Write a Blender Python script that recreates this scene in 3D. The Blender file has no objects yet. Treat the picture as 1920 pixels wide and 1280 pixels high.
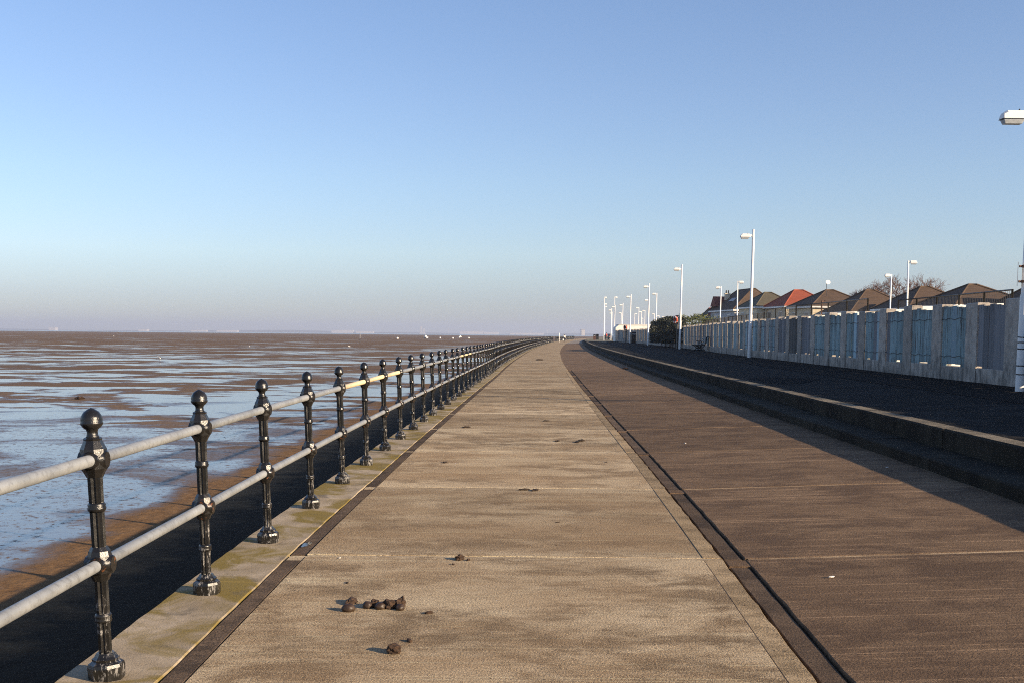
import bpy, bmesh, math, random
import numpy as np
from mathutils import Vector, Matrix

# ------------------------------------------------------------------ camera, sky, sun, exposure
S = bpy.context.scene
COL = S.collection
cam_d = bpy.data.cameras.new("camera")
cam = bpy.data.objects.new("camera", cam_d)
COL.objects.link(cam)
S.camera = cam
cam_d.sensor_width = 36.0
cam_d.lens = 39.375
cam_d.shift_y = 0.0734
cam_d.clip_start = 0.05
cam_d.clip_end = 60000
cam.matrix_world = (Matrix.Translation((0, 0, 1.6)) @ Matrix.Rotation(math.pi/2-math.radians(4.194), 4, 'X')
                    @ Matrix.Rotation(math.radians(0.54), 4, 'Z'))

SUN_EL, SUN_AZ = math.radians(17.3), math.radians(120.0)      # azimuth clockwise from +Y
world = bpy.data.worlds.new("World"); S.world = world; world.use_nodes = True
wn = world.node_tree; wn.nodes.clear()
w_out = wn.nodes.new("ShaderNodeOutputWorld"); w_bg = wn.nodes.new("ShaderNodeBackground")
w_sky = wn.nodes.new("ShaderNodeTexSky"); w_sky.sky_type = 'NISHITA'; w_sky.sun_disc = False
w_sky.sun_elevation = SUN_EL; w_sky.sun_rotation = SUN_AZ
w_sky.air_density = 1.0; w_sky.dust_density = 0.25; w_sky.ozone_density = 2.0; w_sky.altitude = 0
# the low haze bank of the photograph: a soft, even-in-azimuth tint of the sky by elevation
w_tc = wn.nodes.new("ShaderNodeTexCoord"); w_sep = wn.nodes.new("ShaderNodeSeparateXYZ"); w_rmp = wn.nodes.new("ShaderNodeValToRGB")
w_tint = wn.nodes.new("ShaderNodeMix"); w_tint.data_type = 'RGBA'; w_tint.blend_type = 'MULTIPLY'; w_tint.inputs[0].default_value = 1.0
wn.links.new(w_tc.outputs['Generated'], w_sep.inputs[0]); wn.links.new(w_sep.outputs[2], w_rmp.inputs[0])
SKY_TINT = [(0.0, (.57, .66, .92)), (.032, (.66, .73, 1.03)), (.07, (.91, .945, 1.14)), (.132, (1.0, 1.02, 1.18)), (.203, (1.04, 1.04, 1.21)), (.30, (1.06, 1.07, 1.24)), (1.0, (1.06, 1.07, 1.24))]
cr_ = w_rmp.color_ramp
while len(cr_.elements) < len(SKY_TINT): cr_.elements.new(.5)
for e_, (p_, c_) in zip(cr_.elements, SKY_TINT): e_.position = p_; e_.color = (*c_, 1)
wn.links.new(w_rmp.outputs[0], w_tint.inputs[7])
wn.links.new(w_sky.outputs[0], w_tint.inputs[6]); wn.links.new(w_tint.outputs[2], w_bg.inputs[0])
wn.links.new(w_bg.outputs[0], w_out.inputs[0])
w_bg.inputs[1].default_value = 0.075

sun_d = bpy.data.lights.new("sun", 'SUN'); sun_d.energy = 5.0; sun_d.angle = math.radians(0.53)
sun_d.color = (1.0, 0.80, 0.56)
sun = bpy.data.objects.new("sun", sun_d); COL.objects.link(sun)
to_sun = Vector((math.sin(SUN_AZ)*math.cos(SUN_EL), math.cos(SUN_AZ)*math.cos(SUN_EL), math.sin(SUN_EL)))
sun.rotation_euler = to_sun.to_track_quat('Z', 'Y').to_euler()
sun.location = (30, -20, 30)

vs = S.view_settings
S.display_settings.display_device = 'sRGB'
vs.view_transform = 'Standard'; vs.look = 'None'; vs.exposure = 0.95; vs.gamma = 1.0; vs.use_curve_mapping = False
S.render.engine = 'CYCLES'
S.cycles.use_denoising = False
S.cycles.filter_width = 1.05
S.cycles.max_bounces = 6
S.cycles.volume_bounces = 1

HAZE_DENSITY = 1.7e-4
rnd = random.Random(7)

# ------------------------------------------------------------------ helpers: objects
def W(o):
    m = o.matrix_basis.copy()
    if o.parent: m = W(o.parent) @ o.matrix_parent_inverse @ m
    return m
def setp(o, parent, keep=True):
    o.parent = parent
    o.matrix_parent_inverse = W(parent).inverted() if keep else Matrix.Identity(4)
def tag(o, label=None, cat=None, group=None, kind=None):
    if label: o["label"] = label
    if cat: o["category"] = cat
    if group: o["group"] = group
    if kind: o["kind"] = kind
    return o
def thing(name, label, cat, loc=(0, 0, 0), rz=0., group=None):
    o = bpy.data.objects.new(name, None); COL.objects.link(o)
    o.empty_display_size = 0.2
    o.location = loc; o.rotation_euler = (0, 0, rz)
    return tag(o, label, cat, group)
def add(name, me, parent=None, keep=False, loc=None, rot=None):
    o = bpy.data.objects.new(name, me); COL.objects.link(o)
    if loc is not None: o.location = loc
    if rot is not None: o.rotation_euler = rot
    if parent: setp(o, parent, keep)
    return o
def copy_tree(o, parent=None):
    c = o.copy(); COL.objects.link(c)
    if parent: c.parent = parent
    for ch in list(o.children): copy_tree(ch, c)
    return c

class MB:
    """collects shapes in one mesh"""
    def __init__(s): s.v = []; s.f = []; s.m = []; s.sm = []
    def _add(s, vs_, fs, mat=0, smooth=False):
        b = len(s.v); s.v.extend([tuple(x) for x in vs_])
        for f in fs:
            s.f.append(tuple(b+i for i in f)); s.m.append(mat); s.sm.append(smooth)
    def box(s, c, d, rz=0., mat=0, M=None, ch=0.):
        hx, hy, hz = d[0]/2, d[1]/2, d[2]/2
        T = Matrix.Translation(c) @ Matrix.Rotation(rz, 4, 'Z')
        if M is not None: T = T @ M
        if ch <= 0:
            P = [(x, y, z) for z in (-hz, hz) for y in (-hy, hy) for x in (-hx, hx)]
            F = [(0, 2, 3, 1), (4, 5, 7, 6), (0, 1, 5, 4), (2, 6, 7, 3), (0, 4, 6, 2), (1, 3, 7, 5)]
        else:
            P = []
            for z, k in ((-hz, 0), (hz-ch, 0), (hz, ch)):
                P += [(-hx+k, -hy+k, z), (hx-k, -hy+k, z), (hx-k, hy-k, z), (-hx+k, hy-k, z)]
            F = [(3, 2, 1, 0), (8, 9, 10, 11)]
            for l in (0, 4):
                for i in range(4):
                    j = (i+1) % 4; F.append((l+i, l+j, l+4+j, l+4+i))
        s._add([T @ Vector(p) for p in P], F, mat)
        return s
    def tube(s, pts, r, n=8, mat=0, cap=True, smooth=True):
        pts = [Vector(p) for p in pts]
        if not hasattr(r, '__len__'): r = [r]*len(pts)
        V = []; F = []
        up = None
        for i, p in enumerate(pts):
            d = (pts[min(i+1, len(pts)-1)] - pts[max(i-1, 0)]).normalized()
            if up is None:
                up = Vector((0, 0, 1)) if abs(d.z) < .9 else Vector((1, 0, 0))
            x = d.cross(up)
            if x.length < 1e-4: x = d.cross(Vector((0, 1, 0)))
            x.normalize(); y = x.cross(d); up = y if abs(d.z) > .9 else up
            for k in range(n):
                a = 2*math.pi*k/n
                V.append(p + r[i]*(math.cos(a)*x + math.sin(a)*y))
        for i in range(len(pts)-1):
            for k in range(n):
                k2 = (k+1) % n
                F.append((i*n+k, i*n+k2, (i+1)*n+k2, (i+1)*n+k))
        s._add(V, F, mat, smooth)
        if cap:
            b = len(s.v)-len(V)
            for f in (tuple(b+i for i in range(n)), tuple(b+len(V)-1-i for i in range(n))): s.f.append(f); s.m.append(mat); s.sm.append(False)
        return s
    def lathe(s, prof, n=16, c=(0, 0, 0), mat=0, smooth=True, flute=0., rot=0.):
        V = []; F = []
        for r, z in prof:
            for k in range(n):
                a = 2*math.pi*(k+rot)/n
                rr = r*(1-flute*(k % 2))
                V.append((c[0]+rr*math.cos(a), c[1]+rr*math.sin(a), c[2]+z))
        for i in range(len(prof)-1):
            for k in range(n):
                k2 = (k+1) % n
                F.append((i*n+k, i*n+k2, (i+1)*n+k2, (i+1)*n+k))
        s._add(V, F, mat, smooth)
        b = len(s.v)-len(V)
        for f in (tuple(b+n-1-i for i in range(n)), tuple(b+len(V)-n+i for i in range(n))): s.f.append(f); s.m.append(mat); s.sm.append(False)
        return s
    def prism(s, poly, z0, z1, mat=0):
        n = len(poly)
        V = [(x, y, z0) for x, y in poly] + [(x, y, z1) for x, y in poly]
        F = [tuple(reversed(range(n))), tuple(range(n, 2*n))]
        for i in range(n): F.append((i, (i+1) % n, n+(i+1) % n, n+i))
        s._add(V, F, mat); return s
    def quad(s, a, b, c, d, mat=0): s._add([a, b, c, d], [(0, 1, 2, 3)], mat); return s
    def poly(s, V, F, mat=0, smooth=False): s._add(V, F, mat, smooth); return s
    def mesh(s, name, mats):
        me = bpy.data.meshes.new(name)
        me.from_pydata(s.v, [], s.f)
        if not isinstance(mats, (list, tuple)): mats = [mats]
        for m in mats: me.materials.append(m)
        if len(mats) > 1: me.polygons.foreach_set("material_index", s.m)
        me.polygons.foreach_set("use_smooth", s.sm)
        me.update()
        return me

# ------------------------------------------------------------------ helpers: materials
class NT:
    def __init__(s, name):
        s.mat = bpy.data.materials.new(name); s.mat.use_nodes = True
        s.nt = s.mat.node_tree; s.n = s.nt.nodes; s.n.clear()
        s.out = s.n.new("ShaderNodeOutputMaterial")
        s.b = s.n.new("ShaderNodeBsdfPrincipled")
        s.nt.links.new(s.b.outputs[0], s.out.inputs[0])
        s.geo = None
    def L(s, a, b): s.nt.links.new(a, b)
    def inp(s, sock, v):
        if isinstance(v, bpy.types.NodeSocket): s.L(v, sock)
        elif isinstance(v, (tuple, list)) and len(v) == 3 and sock.type == 'RGBA': sock.default_value = (*v, 1)
        else: sock.default_value = v
    def pos(s):
        if not s.geo: s.geo = s.n.new("ShaderNodeNewGeometry")
        return s.geo.outputs['Position']
    def obj(s): return s.n.new("ShaderNodeTexCoord").outputs['Object']
    def rand(s): return s.n.new("ShaderNodeObjectInfo").outputs['Random']
    def scale(s, v, sc):
        m = s.n.new("ShaderNodeMapping"); s.inp(m.inputs['Vector'], v); m.inputs['Scale'].default_value = sc
        return m.outputs[0]
    def shift(s, v, fac, vec=(17., 31., 5.)):
        m = s.n.new("ShaderNodeVectorMath"); m.operation = 'SCALE'; m.inputs[0].default_value = vec; s.inp(m.inputs['Scale'], fac)
        a = s.n.new("ShaderNodeVectorMath"); a.operation = 'ADD'; s.L(v, a.inputs[0]); s.L(m.outputs[0], a.inputs[1])
        return a.outputs[0]
    def noise(s, v, scale, detail=3., rough=.55, dist=0.):
        t = s.n.new("ShaderNodeTexNoise"); s.inp(t.inputs['Vector'], v)
        t.inputs['Scale'].default_value = scale; t.inputs['Detail'].default_value = detail
        t.inputs['Roughness'].default_value = rough; t.inputs['Distortion'].default_value = dist
        return t.outputs['Fac']
    def voro(s, v, scale, feat='F1'):
        t = s.n.new("ShaderNodeTexVoronoi"); s.inp(t.inputs['Vector'], v); t.inputs['Scale'].default_value = scale
        t.feature = feat; return t.outputs['Distance']
    def ramp(s, f, a, b, lo=0., hi=1.):
        t = s.n.new("ShaderNodeMapRange"); s.inp(t.inputs['Value'], f)
        t.inputs['From Min'].default_value = a; t.inputs['From Max'].default_value = b
        t.inputs['To Min'].default_value = lo; t.inputs['To Max'].default_value = hi
        return t.outputs[0]
    def curve(s, f, pts):
        t = s.n.new("ShaderNodeFloatCurve"); s.inp(t.inputs['Value'], f)
        c = t.mapping.curves[0]
        while len(c.points) > 2: c.points.remove(c.points[0])
        c.points[0].location = pts[0]; c.points[1].location = pts[-1]
        for p in pts[1:-1]: c.points.new(*p)
        t.mapping.update(); return t.outputs[0]
    def math(s, op, a, b=0.):
        t = s.n.new("ShaderNodeMath"); t.operation = op; s.inp(t.inputs[0], a); s.inp(t.inputs[1], b); return t.outputs[0]
    def mix(s, f, a, b):
        t = s.n.new("ShaderNodeMix"); t.data_type = 'RGBA'
        s.inp(t.inputs[0], f); s.inp(t.inputs[6], a); s.inp(t.inputs[7], b); return t.outputs[2]
    def sep(s, v):
        t = s.n.new("ShaderNodeSeparateXYZ"); s.L(v, t.inputs[0]); return t.outputs
    def attr(s, name):
        t = s.n.new("ShaderNodeAttribute"); t.attribute_name = name; return t.outputs['Fac']
    def bump(s, h, dist=.01, strength=1., normal=None):
        t = s.n.new("ShaderNodeBump"); s.inp(t.inputs['Height'], h)
        t.inputs['Distance'].default_value = dist; t.inputs['Strength'].default_value = strength
        if normal is not None: s.L(normal, t.inputs['Normal'])
        return t.outputs[0]
    def fin(s, color=None, rough=None, metal=None, normal=None, spec=None):
        if color is not None: s.inp(s.b.inputs['Base Color'], color)
        if rough is not None: s.inp(s.b.inputs['Roughness'], rough)
        if metal is not None: s.inp(s.b.inputs['Metallic'], metal)
        if normal is not None: s.L(normal, s.b.inputs['Normal'])
        if spec is not None: s.inp(s.b.inputs['Specular IOR Level'], spec)
        return s.mat

def plain(name, col, rough=.6, var=.25, sc=6., metal=0., bump=0.):
    t = NT(name); o = t.obj()
    f = t.noise(o, sc, 4)
    c = t.mix(t.ramp(f, .3, .7), tuple(x*(1-var) for x in col), tuple(min(1, x*(1+var*.6)) for x in col))
    return t.fin(c, rough, metal, t.bump(f, bump) if bump else None)

def m_path(name, light, mid, dark, streak, lines=0., spec=.12, joint=0.):
    t = NT(name); p = t.pos()
    r = t.rand(); q = t.shift(p, r)
    big = t.noise(t.scale(q, (.75, 1.2, 1)), .9, 7, .66, .2)
    med = t.noise(t.scale(q, (.75, 1.2, 1)), 1.9, 8, .72, .2)
    rr = t.math('FRACT', t.math('MULTIPLY', r, 7.31)); hue = t.noise(t.scale(q, (.8, 1.3, 1)), .7, 4, .6)
    sm = t.noise(t.scale(q, (.7, 1.3, 1)), 7.5, 6, .75, .2)
    str_ = t.noise(t.scale(q, (.22, 9, 1)), 3, 5, .65)
    fine = t.noise(p, 75, 3, .8); grit = t.noise(p, 170, 2, .8)
    speck = t.voro(p, 60)
    c = t.mix(t.ramp(big, .42, .56), mid, light)
    c = t.mix(t.math('MULTIPLY', t.ramp(med, .465, .59), .95), c, dark)
    c = t.mix(t.math('MULTIPLY', t.ramp(sm, .50, .72), .55), c, tuple(x*.72 for x in mid))
    c = t.mix(t.math('MULTIPLY', t.ramp(sm, .46, .28), .5), c, tuple(x*1.12 for x in light))
    c = t.mix(t.math('MULTIPLY', t.ramp(str_, .52, .74), streak), c, tuple(x*.8 for x in dark))
    c = t.mix(t.math('MULTIPLY', t.ramp(str_, .46, .26), streak), c, tuple(x*1.1 for x in light))
    if joint:
        red = t.math('MULTIPLY', t.math('ADD', t.ramp(rr, .2, .9, 0, .35), t.ramp(hue, .45, .62, 0, .4)), .9)
        c = t.mix(red, c, (.37, .24, .128))
        jf = t.math('FRACT', t.math('DIVIDE', t.math('ADD', t.sep(p)[1], 3.655*20-8.0), 3.655))
        jd = t.math('MULTIPLY', t.math('MINIMUM', jf, t.math('SUBTRACT', 1., jf)), 3.655)
        c = t.mix(t.math('MULTIPLY', t.math('MULTIPLY', t.ramp(jd, .42, .03), t.ramp(sm, .42, .56)), joint), c, tuple(x*1.02 for x in light))
    if lines:
        ln = t.noise(t.scale(t.shift(q, r, (3., 90., 1.)), (.10, 30, 1)), 1.6, 3, .6)
        c = t.mix(t.math('MULTIPLY', t.math('MULTIPLY', t.ramp(ln, .565, .66), t.ramp(med, .62, .42)), lines), c, tuple(min(1, x*2.1) for x in light))
    c = t.mix(t.math('MULTIPLY', t.ramp(fine, .45, .66), .75), c, tuple(x*.35 for x in dark))
    c = t.mix(t.math('MULTIPLY', t.ramp(grit, .46, .26), .75), c, tuple(min(1, x*1.7) for x in light))
    c = t.mix(t.math('MULTIPLY', t.ramp(speck, .13, .05), .6), c, tuple(min(1, x*1.9) for x in light))
    hv = t.n.new("ShaderNodeHueSaturation"); t.L(c, hv.inputs['Color']); t.L(t.ramp(r, 0, 1, .76, 1.18), hv.inputs['Value'])
    h = t.math('ADD', t.math('MULTIPLY', fine, .8), t.math('MULTIPLY', str_, .5))
    return t.fin(hv.outputs[0], t.ramp(med, .4, .8, .95, .85), None, t.bump(h, .014, 1.), spec)

MAT = {}
MAT['path'] = m_path("concrete_path", (.60, .475, .31), (.345, .24, .138), (.15, .10, .056), .08, .25, .12, .8)
MAT['road'] = m_path("brown_brushed_concrete", (.225, .149, .090), (.172, .111, .067), (.113, .072, .045), .16, .8)
MAT['margin'] = m_path("concrete_margin", (.47, .35, .21), (.37, .27, .16), (.21, .15, .085), .1)
MAT['channel'] = m_path("dark_channel_concrete", (.165, .115, .077), (.12, .082, .055), (.065, .046, .032), .1)
MAT['step'] = m_path("weathered_shaded_step_concrete", (.05, .043, .031), (.029, .025, .018), (.013, .011, .009), .1)  # darkened beyond weathering: shade on the step faces is put into the colour
MAT['sealant'] = plain("sandy_joint_filling", (.62, .49, .34), .9, .4, 9)
def m_fill(name, pale, base):
    t = NT(name); p = t.pos(); n = t.noise(t.scale(p, (1, .4, 1)), 1.6, 5, .7); f = t.noise(p, 60, 3, .8)
    c = t.mix(t.ramp(n, .40, .62), base, pale); c = t.mix(t.math('MULTIPLY', t.ramp(f, .5, .7), .6), c, tuple(x*.4 for x in base))
    return t.fin(c, .95, None, t.bump(f, .006), .1)
MAT['fill_path'] = m_fill("worn_path_joint", (.46, .39, .29), (.35, .27, .18))
MAT['fill_road'] = m_fill("sandy_road_joint", (.52, .38, .23), (.20, .13, .075))
MAT['crack'] = plain("dark_soil", (.018, .015, .012), 1.)
MAT['asphalt'] = m_path("worn_asphalt", (.036, .034, .032), (.020, .019, .018), (.011, .0105, .010), .1, 0., .05)
MAT['asphalt_new'] = m_path("dark_asphalt_patch", (.014, .014, .015), (.011, .011, .012), (.008, .008, .009), .05, 0., .04)
MAT['asphalt_foot'] = m_path("brownish_footway_asphalt", (.033, .029, .026), (.025, .022, .020), (.016, .014, .013), .1, 0., .05)
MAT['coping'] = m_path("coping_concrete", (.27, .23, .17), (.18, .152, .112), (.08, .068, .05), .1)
MAT['pale'] = m_path("pale_paving", (.46, .39, .31), (.38, .32, .25), (.27, .22, .17), .1)

def m_kerb():
    t = NT("mossy_kerb_concrete"); p = t.pos()
    n1 = t.noise(t.scale(p, (1.2, 1, 1)), 2.2, 6, .65, .5); n2 = t.noise(p, 1.7, 5, .6, .8); fine = t.noise(p, 80, 4, .75)
    c = t.mix(t.ramp(n1, .35, .65), (.30, .235, .155), (.47, .38, .27))
    c = t.mix(t.math('MULTIPLY', t.ramp(n2, .455, .57), .9), c, (.21, .15, .028))
    n3 = t.noise(p, 3.1, 5, .6, .8)
    c = t.mix(t.math('MULTIPLY', t.ramp(n3, .56, .70), .75), c, (.13, .11, .085))
    c = t.mix(t.math('MULTIPLY', t.ramp(fine, .45, .7), .4), c, (.12, .095, .06))
    return t.fin(c, .9, None, t.bump(t.math('ADD', fine, n1), .006, .7), .12)
MAT['kerb'] = m_kerb()

def m_post():
    t = NT("chipped_black_gloss_paint"); p = t.pos(); z = t.sep(p)[2]
    n = t.noise(t.scale(p, (1, 1, .38)), 52, 6, .75); n2 = t.noise(p, 9, 3)
    low = t.ramp(z, .70, .20, -.03, .115)
    m = t.ramp(t.math('ADD', t.math('ADD', n, low), t.math('MULTIPLY', t.math('SUBTRACT', n2, .5), .28)), .655, .72)
    c = t.mix(m, (.010, .0095, .009), (.22, .21, .20))
    dust = t.math('MULTIPLY', t.ramp(n2, .5, .8), .25)
    c = t.mix(dust, c, (.05, .042, .036))
    rz = t.ramp(t.noise(p, 30, 4), .60, .72)
    coll = t.math('MULTIPLY', rz, t.ramp(t.math('ABSOLUTE', t.math('SUBTRACT', z, .52)), .09, .04))
    c = t.mix(coll, c, (.20, .075, .03))
    return t.fin(c, t.math('ADD', t.ramp(m, 0, 1, .22, .45), t.ramp(n2, .42, .75, -.02, .16)), None, t.bump(n, .004, .6))
MAT['post'] = m_post()
def m_pipe(name, a, b, c3, metal):
    t = NT(name); p = t.pos()
    n = t.noise(p, 26, 5, .7); n2 = t.noise(p, 4, 4)
    c = t.mix(t.ramp(n2, .3, .7), a, b); c = t.mix(t.math('MULTIPLY', t.ramp(n, .5, .72), .6), c, c3)
    return t.fin(c, .5, metal, t.bump(n, .002, .4))
MAT['pipe'] = m_pipe("dull_galvanised_pipe", (.235, .245, .25), (.35, .36, .36), (.12, .115, .11), .3)
MAT['pipe_cream'] = m_pipe("cream_painted_pipe", (.62, .47, .27), (.70, .56, .36), (.42, .30, .17), 0.)

def m_mud():
    t = NT("tidal_mud"); p = t.pos()
    sd = t.attr("shore_dist")                        # metres out from the sea wall
    y = t.sep(p)[1]
    n_a = t.noise(t.scale(p, (.75, 1., 1)), .16, 6, .60, .5)
    n_b = t.noise(t.scale(p, (.55, 1., 1)), .55, 5, .62, .4)
    n_c = t.noise(p, 5.0, 5, .65)
    big = t.noise(p, .011, 3, .5)
    mid = t.noise(p, .045, 3, .5, .3)
    far = t.curve(t.math('DIVIDE', y, 600.), [(0, .575), (.035, .545), (.055, .515), (.085, .485), (.13, .48), (.18, .475), (.24, .455), (.40, .415), (.7, .39), (1, .375)])
    v = t.math('ADD', t.math('MULTIPLY', n_a, .62), t.math('MULTIPLY', n_b, .38))
    v = t.math('ADD', v, t.math('MULTIPLY', t.math('SUBTRACT', mid, .5), .38))
    v = t.math('ADD', v, t.math('MULTIPLY', t.math('SUBTRACT', big, .5), .25))
    lvl = t.math('SUBTRACT', v, far)                # negative = water
    edge = t.noise(p, .8, 5, .6)
    shore = t.math('ADD', sd, t.math('MULTIPLY', t.math('SUBTRACT', edge, .5), 1.5))
    inwet = t.ramp(shore, 3.35, 3.85)
    pool = t.math('MULTIPLY', t.ramp(lvl, .012, -.012), inwet)
    spk = t.noise(t.scale(p, (1.5, 1, 1)), 6.5, 6, .72, .4); soft = t.noise(t.scale(p, (.8, 1, 1)), .33, 5, .6, .5)
    nearf = t.ramp(y, 32, 95, 1, 0)
    pool = t.math('MULTIPLY', pool, t.ramp(t.math('MULTIPLY', nearf, n_c), .67, .58, .3, 1))
    pool = t.math('MULTIPLY', pool, t.ramp(t.math('MULTIPLY', nearf, soft), .60, .47, .35, 1))
    pool = t.math('MULTIPLY', pool, t.ramp(t.math('MULTIPLY', nearf, spk), .64, .57, .25, 1))
    damp = t.math('MULTIPLY', t.ramp(lvl, .10, 0., .0, 1), inwet)
    damp = t.math('MULTIPLY', damp, t.ramp(spk, .35, .6, 1, .3))
    # colour
    grain = t.noise(p, 30, 4, .7)
    c_mud = t.mix(t.ramp(n_b, .3, .7), (.135, .086, .050), (.215, .142, .086))
    c_mud = t.mix(t.math('MULTIPLY', t.ramp(mid, .4, .65), .5), c_mud, (.115, .076, .052))
    c_sand = t.mix(t.ramp(n_c, .3, .7), (.15, .085, .04), (.235, .138, .066))
    toe_shade = t.noise(t.scale(p, (1, 2, 1)), 1.1, 5, .65)
    c_sand = t.mix(t.ramp(t.math('ADD', sd, t.math('MULTIPLY', t.math('SUBTRACT', toe_shade, .5), 2.2)), 2.9, 2.0), c_sand, (.034, .025, .017))  # dark band along the wall foot: the wall's shade put into the sand colour
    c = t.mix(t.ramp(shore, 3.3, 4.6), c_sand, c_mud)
    c = t.mix(t.math('MULTIPLY', t.ramp(grain, .5, .75), .5), c, (.06, .042, .03))
    c = t.mix(t.math('MULTIPLY', damp, .35), c, (.07, .055, .048))
    c = t.mix(pool, c, (.095, .085, .08))
    rip = t.noise(t.scale(p, (1, 1.6, 1)), 3.2, 6, .7, .6)
    near = t.ramp(y, 10, 60, 1, .25)
    rough = t.mix(pool, t.mix(damp, (.95,)*3, (.5,)*3), (.10,)*3)
    hb = t.math('ADD', t.math('MULTIPLY', n_c, t.math('SUBTRACT', 1.3, pool)), t.math('MULTIPLY', rip, .35))
    nb = t.bump(hb, .05, .55)
    fl = t.n.new("ShaderNodeMix"); fl.data_type = 'FLOAT'
    nrm = t.bump(t.math('ADD', rip, t.math('MULTIPLY', grain, .25)), .012, .4)
    mx = t.n.new("ShaderNodeMix"); mx.data_type = 'VECTOR'
    t.L(pool, mx.inputs[0]); t.L(nb, mx.inputs[4]); t.L(nrm, mx.inputs[5])
    m = t.fin(c, None, None, None)
    t.L(rough, t.b.inputs['Roughness']); t.L(mx.outputs[1], t.b.inputs['Normal'])
    t.L(t.math('ADD', t.ramp(pool, 0, 1, .06, .6), t.math('MULTIPLY', damp, .12)), t.b.inputs['Specular IOR Level'])
    return m
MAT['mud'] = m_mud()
t = NT("sea_water"); nn = t.noise(t.scale(t.pos(), (.3, 1, 1)), .2, 4)
MAT['sea'] = t.fin((.05, .06, .07), .18, None, t.bump(nn, .15, .6))
MAT['puddle'] = NT("puddle_water").fin((.03, .028, .025), .14, None, None, .6)

def m_wall():
    t = NT("stained_white_wall_concrete"); p = t.pos(); z = t.sep(p)[2]
    n = t.noise(p, 3.2, 6, .68, .5); fine = t.noise(p, 55, 4, .75); dr = t.noise(t.scale(p, (2.5, 2.5, .9)), 1.6, 6, .7)
    v_ = t.ramp(t.rand(), 0, 1, .8, 1.12)
    hv = t.n.new('ShaderNodeHueSaturation'); t.L(t.mix(t.ramp(n, .35, .65), (.34, .29, .24), (.56, .49, .415)), hv.inputs['Color']); t.L(v_, hv.inputs['Value']); c = hv.outputs[0]
    low = t.ramp(z, 1.25, .55, 0, .16)
    c = t.mix(t.math('MULTIPLY', t.ramp(t.math('ADD', dr, low), .55, .72), .8), c, (.09, .085, .075))
    c = t.mix(t.math('MULTIPLY', t.ramp(fine, .45, .68), .5), c, (.12, .11, .10))
    return t.fin(c, .9, None, t.bump(t.math('ADD', fine, n), .012, .9))
MAT['wall'] = m_wall()
MAT['white'] = plain("white_painted_render", (.80, .77, .71), .7, .12, 3)
def m_plank(name, a, b, bare, amt):
    t = NT(name); o = t.pos(); r = t.rand()
    q = t.scale(t.shift(o, r), (9, 9, .55)); z = t.sep(o)[2]
    g = t.noise(q, 3., 6, .7, .3); w = t.noise(t.scale(t.shift(o, r), (14, 14, 1.1)), 1.5, 5, .72)
    c = t.mix(t.ramp(g, .3, .7), a, b)
    e = t.ramp(t.math('ABSOLUTE', t.math('SUBTRACT', z, 1.6)), .5, .95, 0, .10)
    c = t.mix(t.ramp(t.math('ADD', w, e), .62-amt, .70-amt*.7), c, bare)
    hv = t.n.new("ShaderNodeHueSaturation"); t.L(c, hv.inputs['Color']); t.L(t.ramp(r, 0, 1, .72, 1.22), hv.inputs['Value'])
    return t.fin(hv.outputs[0], .85, None, t.bump(g, .006, .8))
MAT['plank_blue'] = m_plank("flaking_blue_board", (.19, .285, .295), (.33, .435, .445), (.085, .078, .07), .11)
MAT['plank_pale'] = m_plank("pale_blue_board", (.29, .40, .44), (.36, .47, .50), (.14, .15, .16), -.02)
MAT['plank_grey'] = m_plank("bare_grey_board", (.15, .145, .15), (.24, .235, .24), (.06, .055, .055), .04)
MAT['plank_dark'] = m_plank("dark_rotten_board", (.06, .055, .05), (.11, .10, .09), (.025, .022, .02), .05)
MAT['lamp_white'] = plain("white_lamp_paint", (.82, .80, .76), .45, .08, 2)
MAT['lamp_glass'] = plain("lamp_lens", (.45, .47, .48), .15, .3, 14)
MAT['dark_metal'] = plain("dark_steel", (.025, .023, .022), .5, .4, 8)
MAT['rust'] = plain("rusty_bracket", (.16, .08, .05), .7, .5, 20)
MAT['bench_iron'] = plain("black_cast_iron", (.012, .012, .012), .4, .4, 8)
MAT['bench_slat'] = plain("grey_weathered_slat", (.22, .22, .21), .8, .3, 10)
MAT['black_plastic'] = plain("black_bin_shell", (.015, .014, .014), .45, .3, 8)
MAT['bin_rust'] = plain("brown_bin_frame", (.10, .045, .028), .6, .3, 8)
MAT['pale_panel'] = plain("pale_notice_panel", (.45, .45, .46), .6, .5, 18)
MAT['red'] = plain("orange_red_plastic", (.62, .09, .035), .45, .2, 8)
MAT['dung'] = None
def m_dung():
    t = NT("fibrous_brown_dung"); o = t.pos(); n = t.noise(o, 60, 5, .75); n2 = t.noise(o, 180, 3, .7)
    c = t.mix(t.ramp(n, .35, .65), (.016, .008, .004), (.085, .042, .018))
    return t.fin(c, .75, None, t.bump(t.math('ADD', n, n2), .008, 1.))
MAT['dung'] = m_dung()
MAT['dung_smooth'] = plain("smooth_dark_dung", (.042, .024, .013), .5, .4, 30, 0, .002)
MAT['debris'] = plain("dry_leaf_litter", (.03, .017, .009), .9, .5, 40)
MAT['shell'] = plain("pale_litter", (.70, .66, .58), .7, .2, 40)

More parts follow.
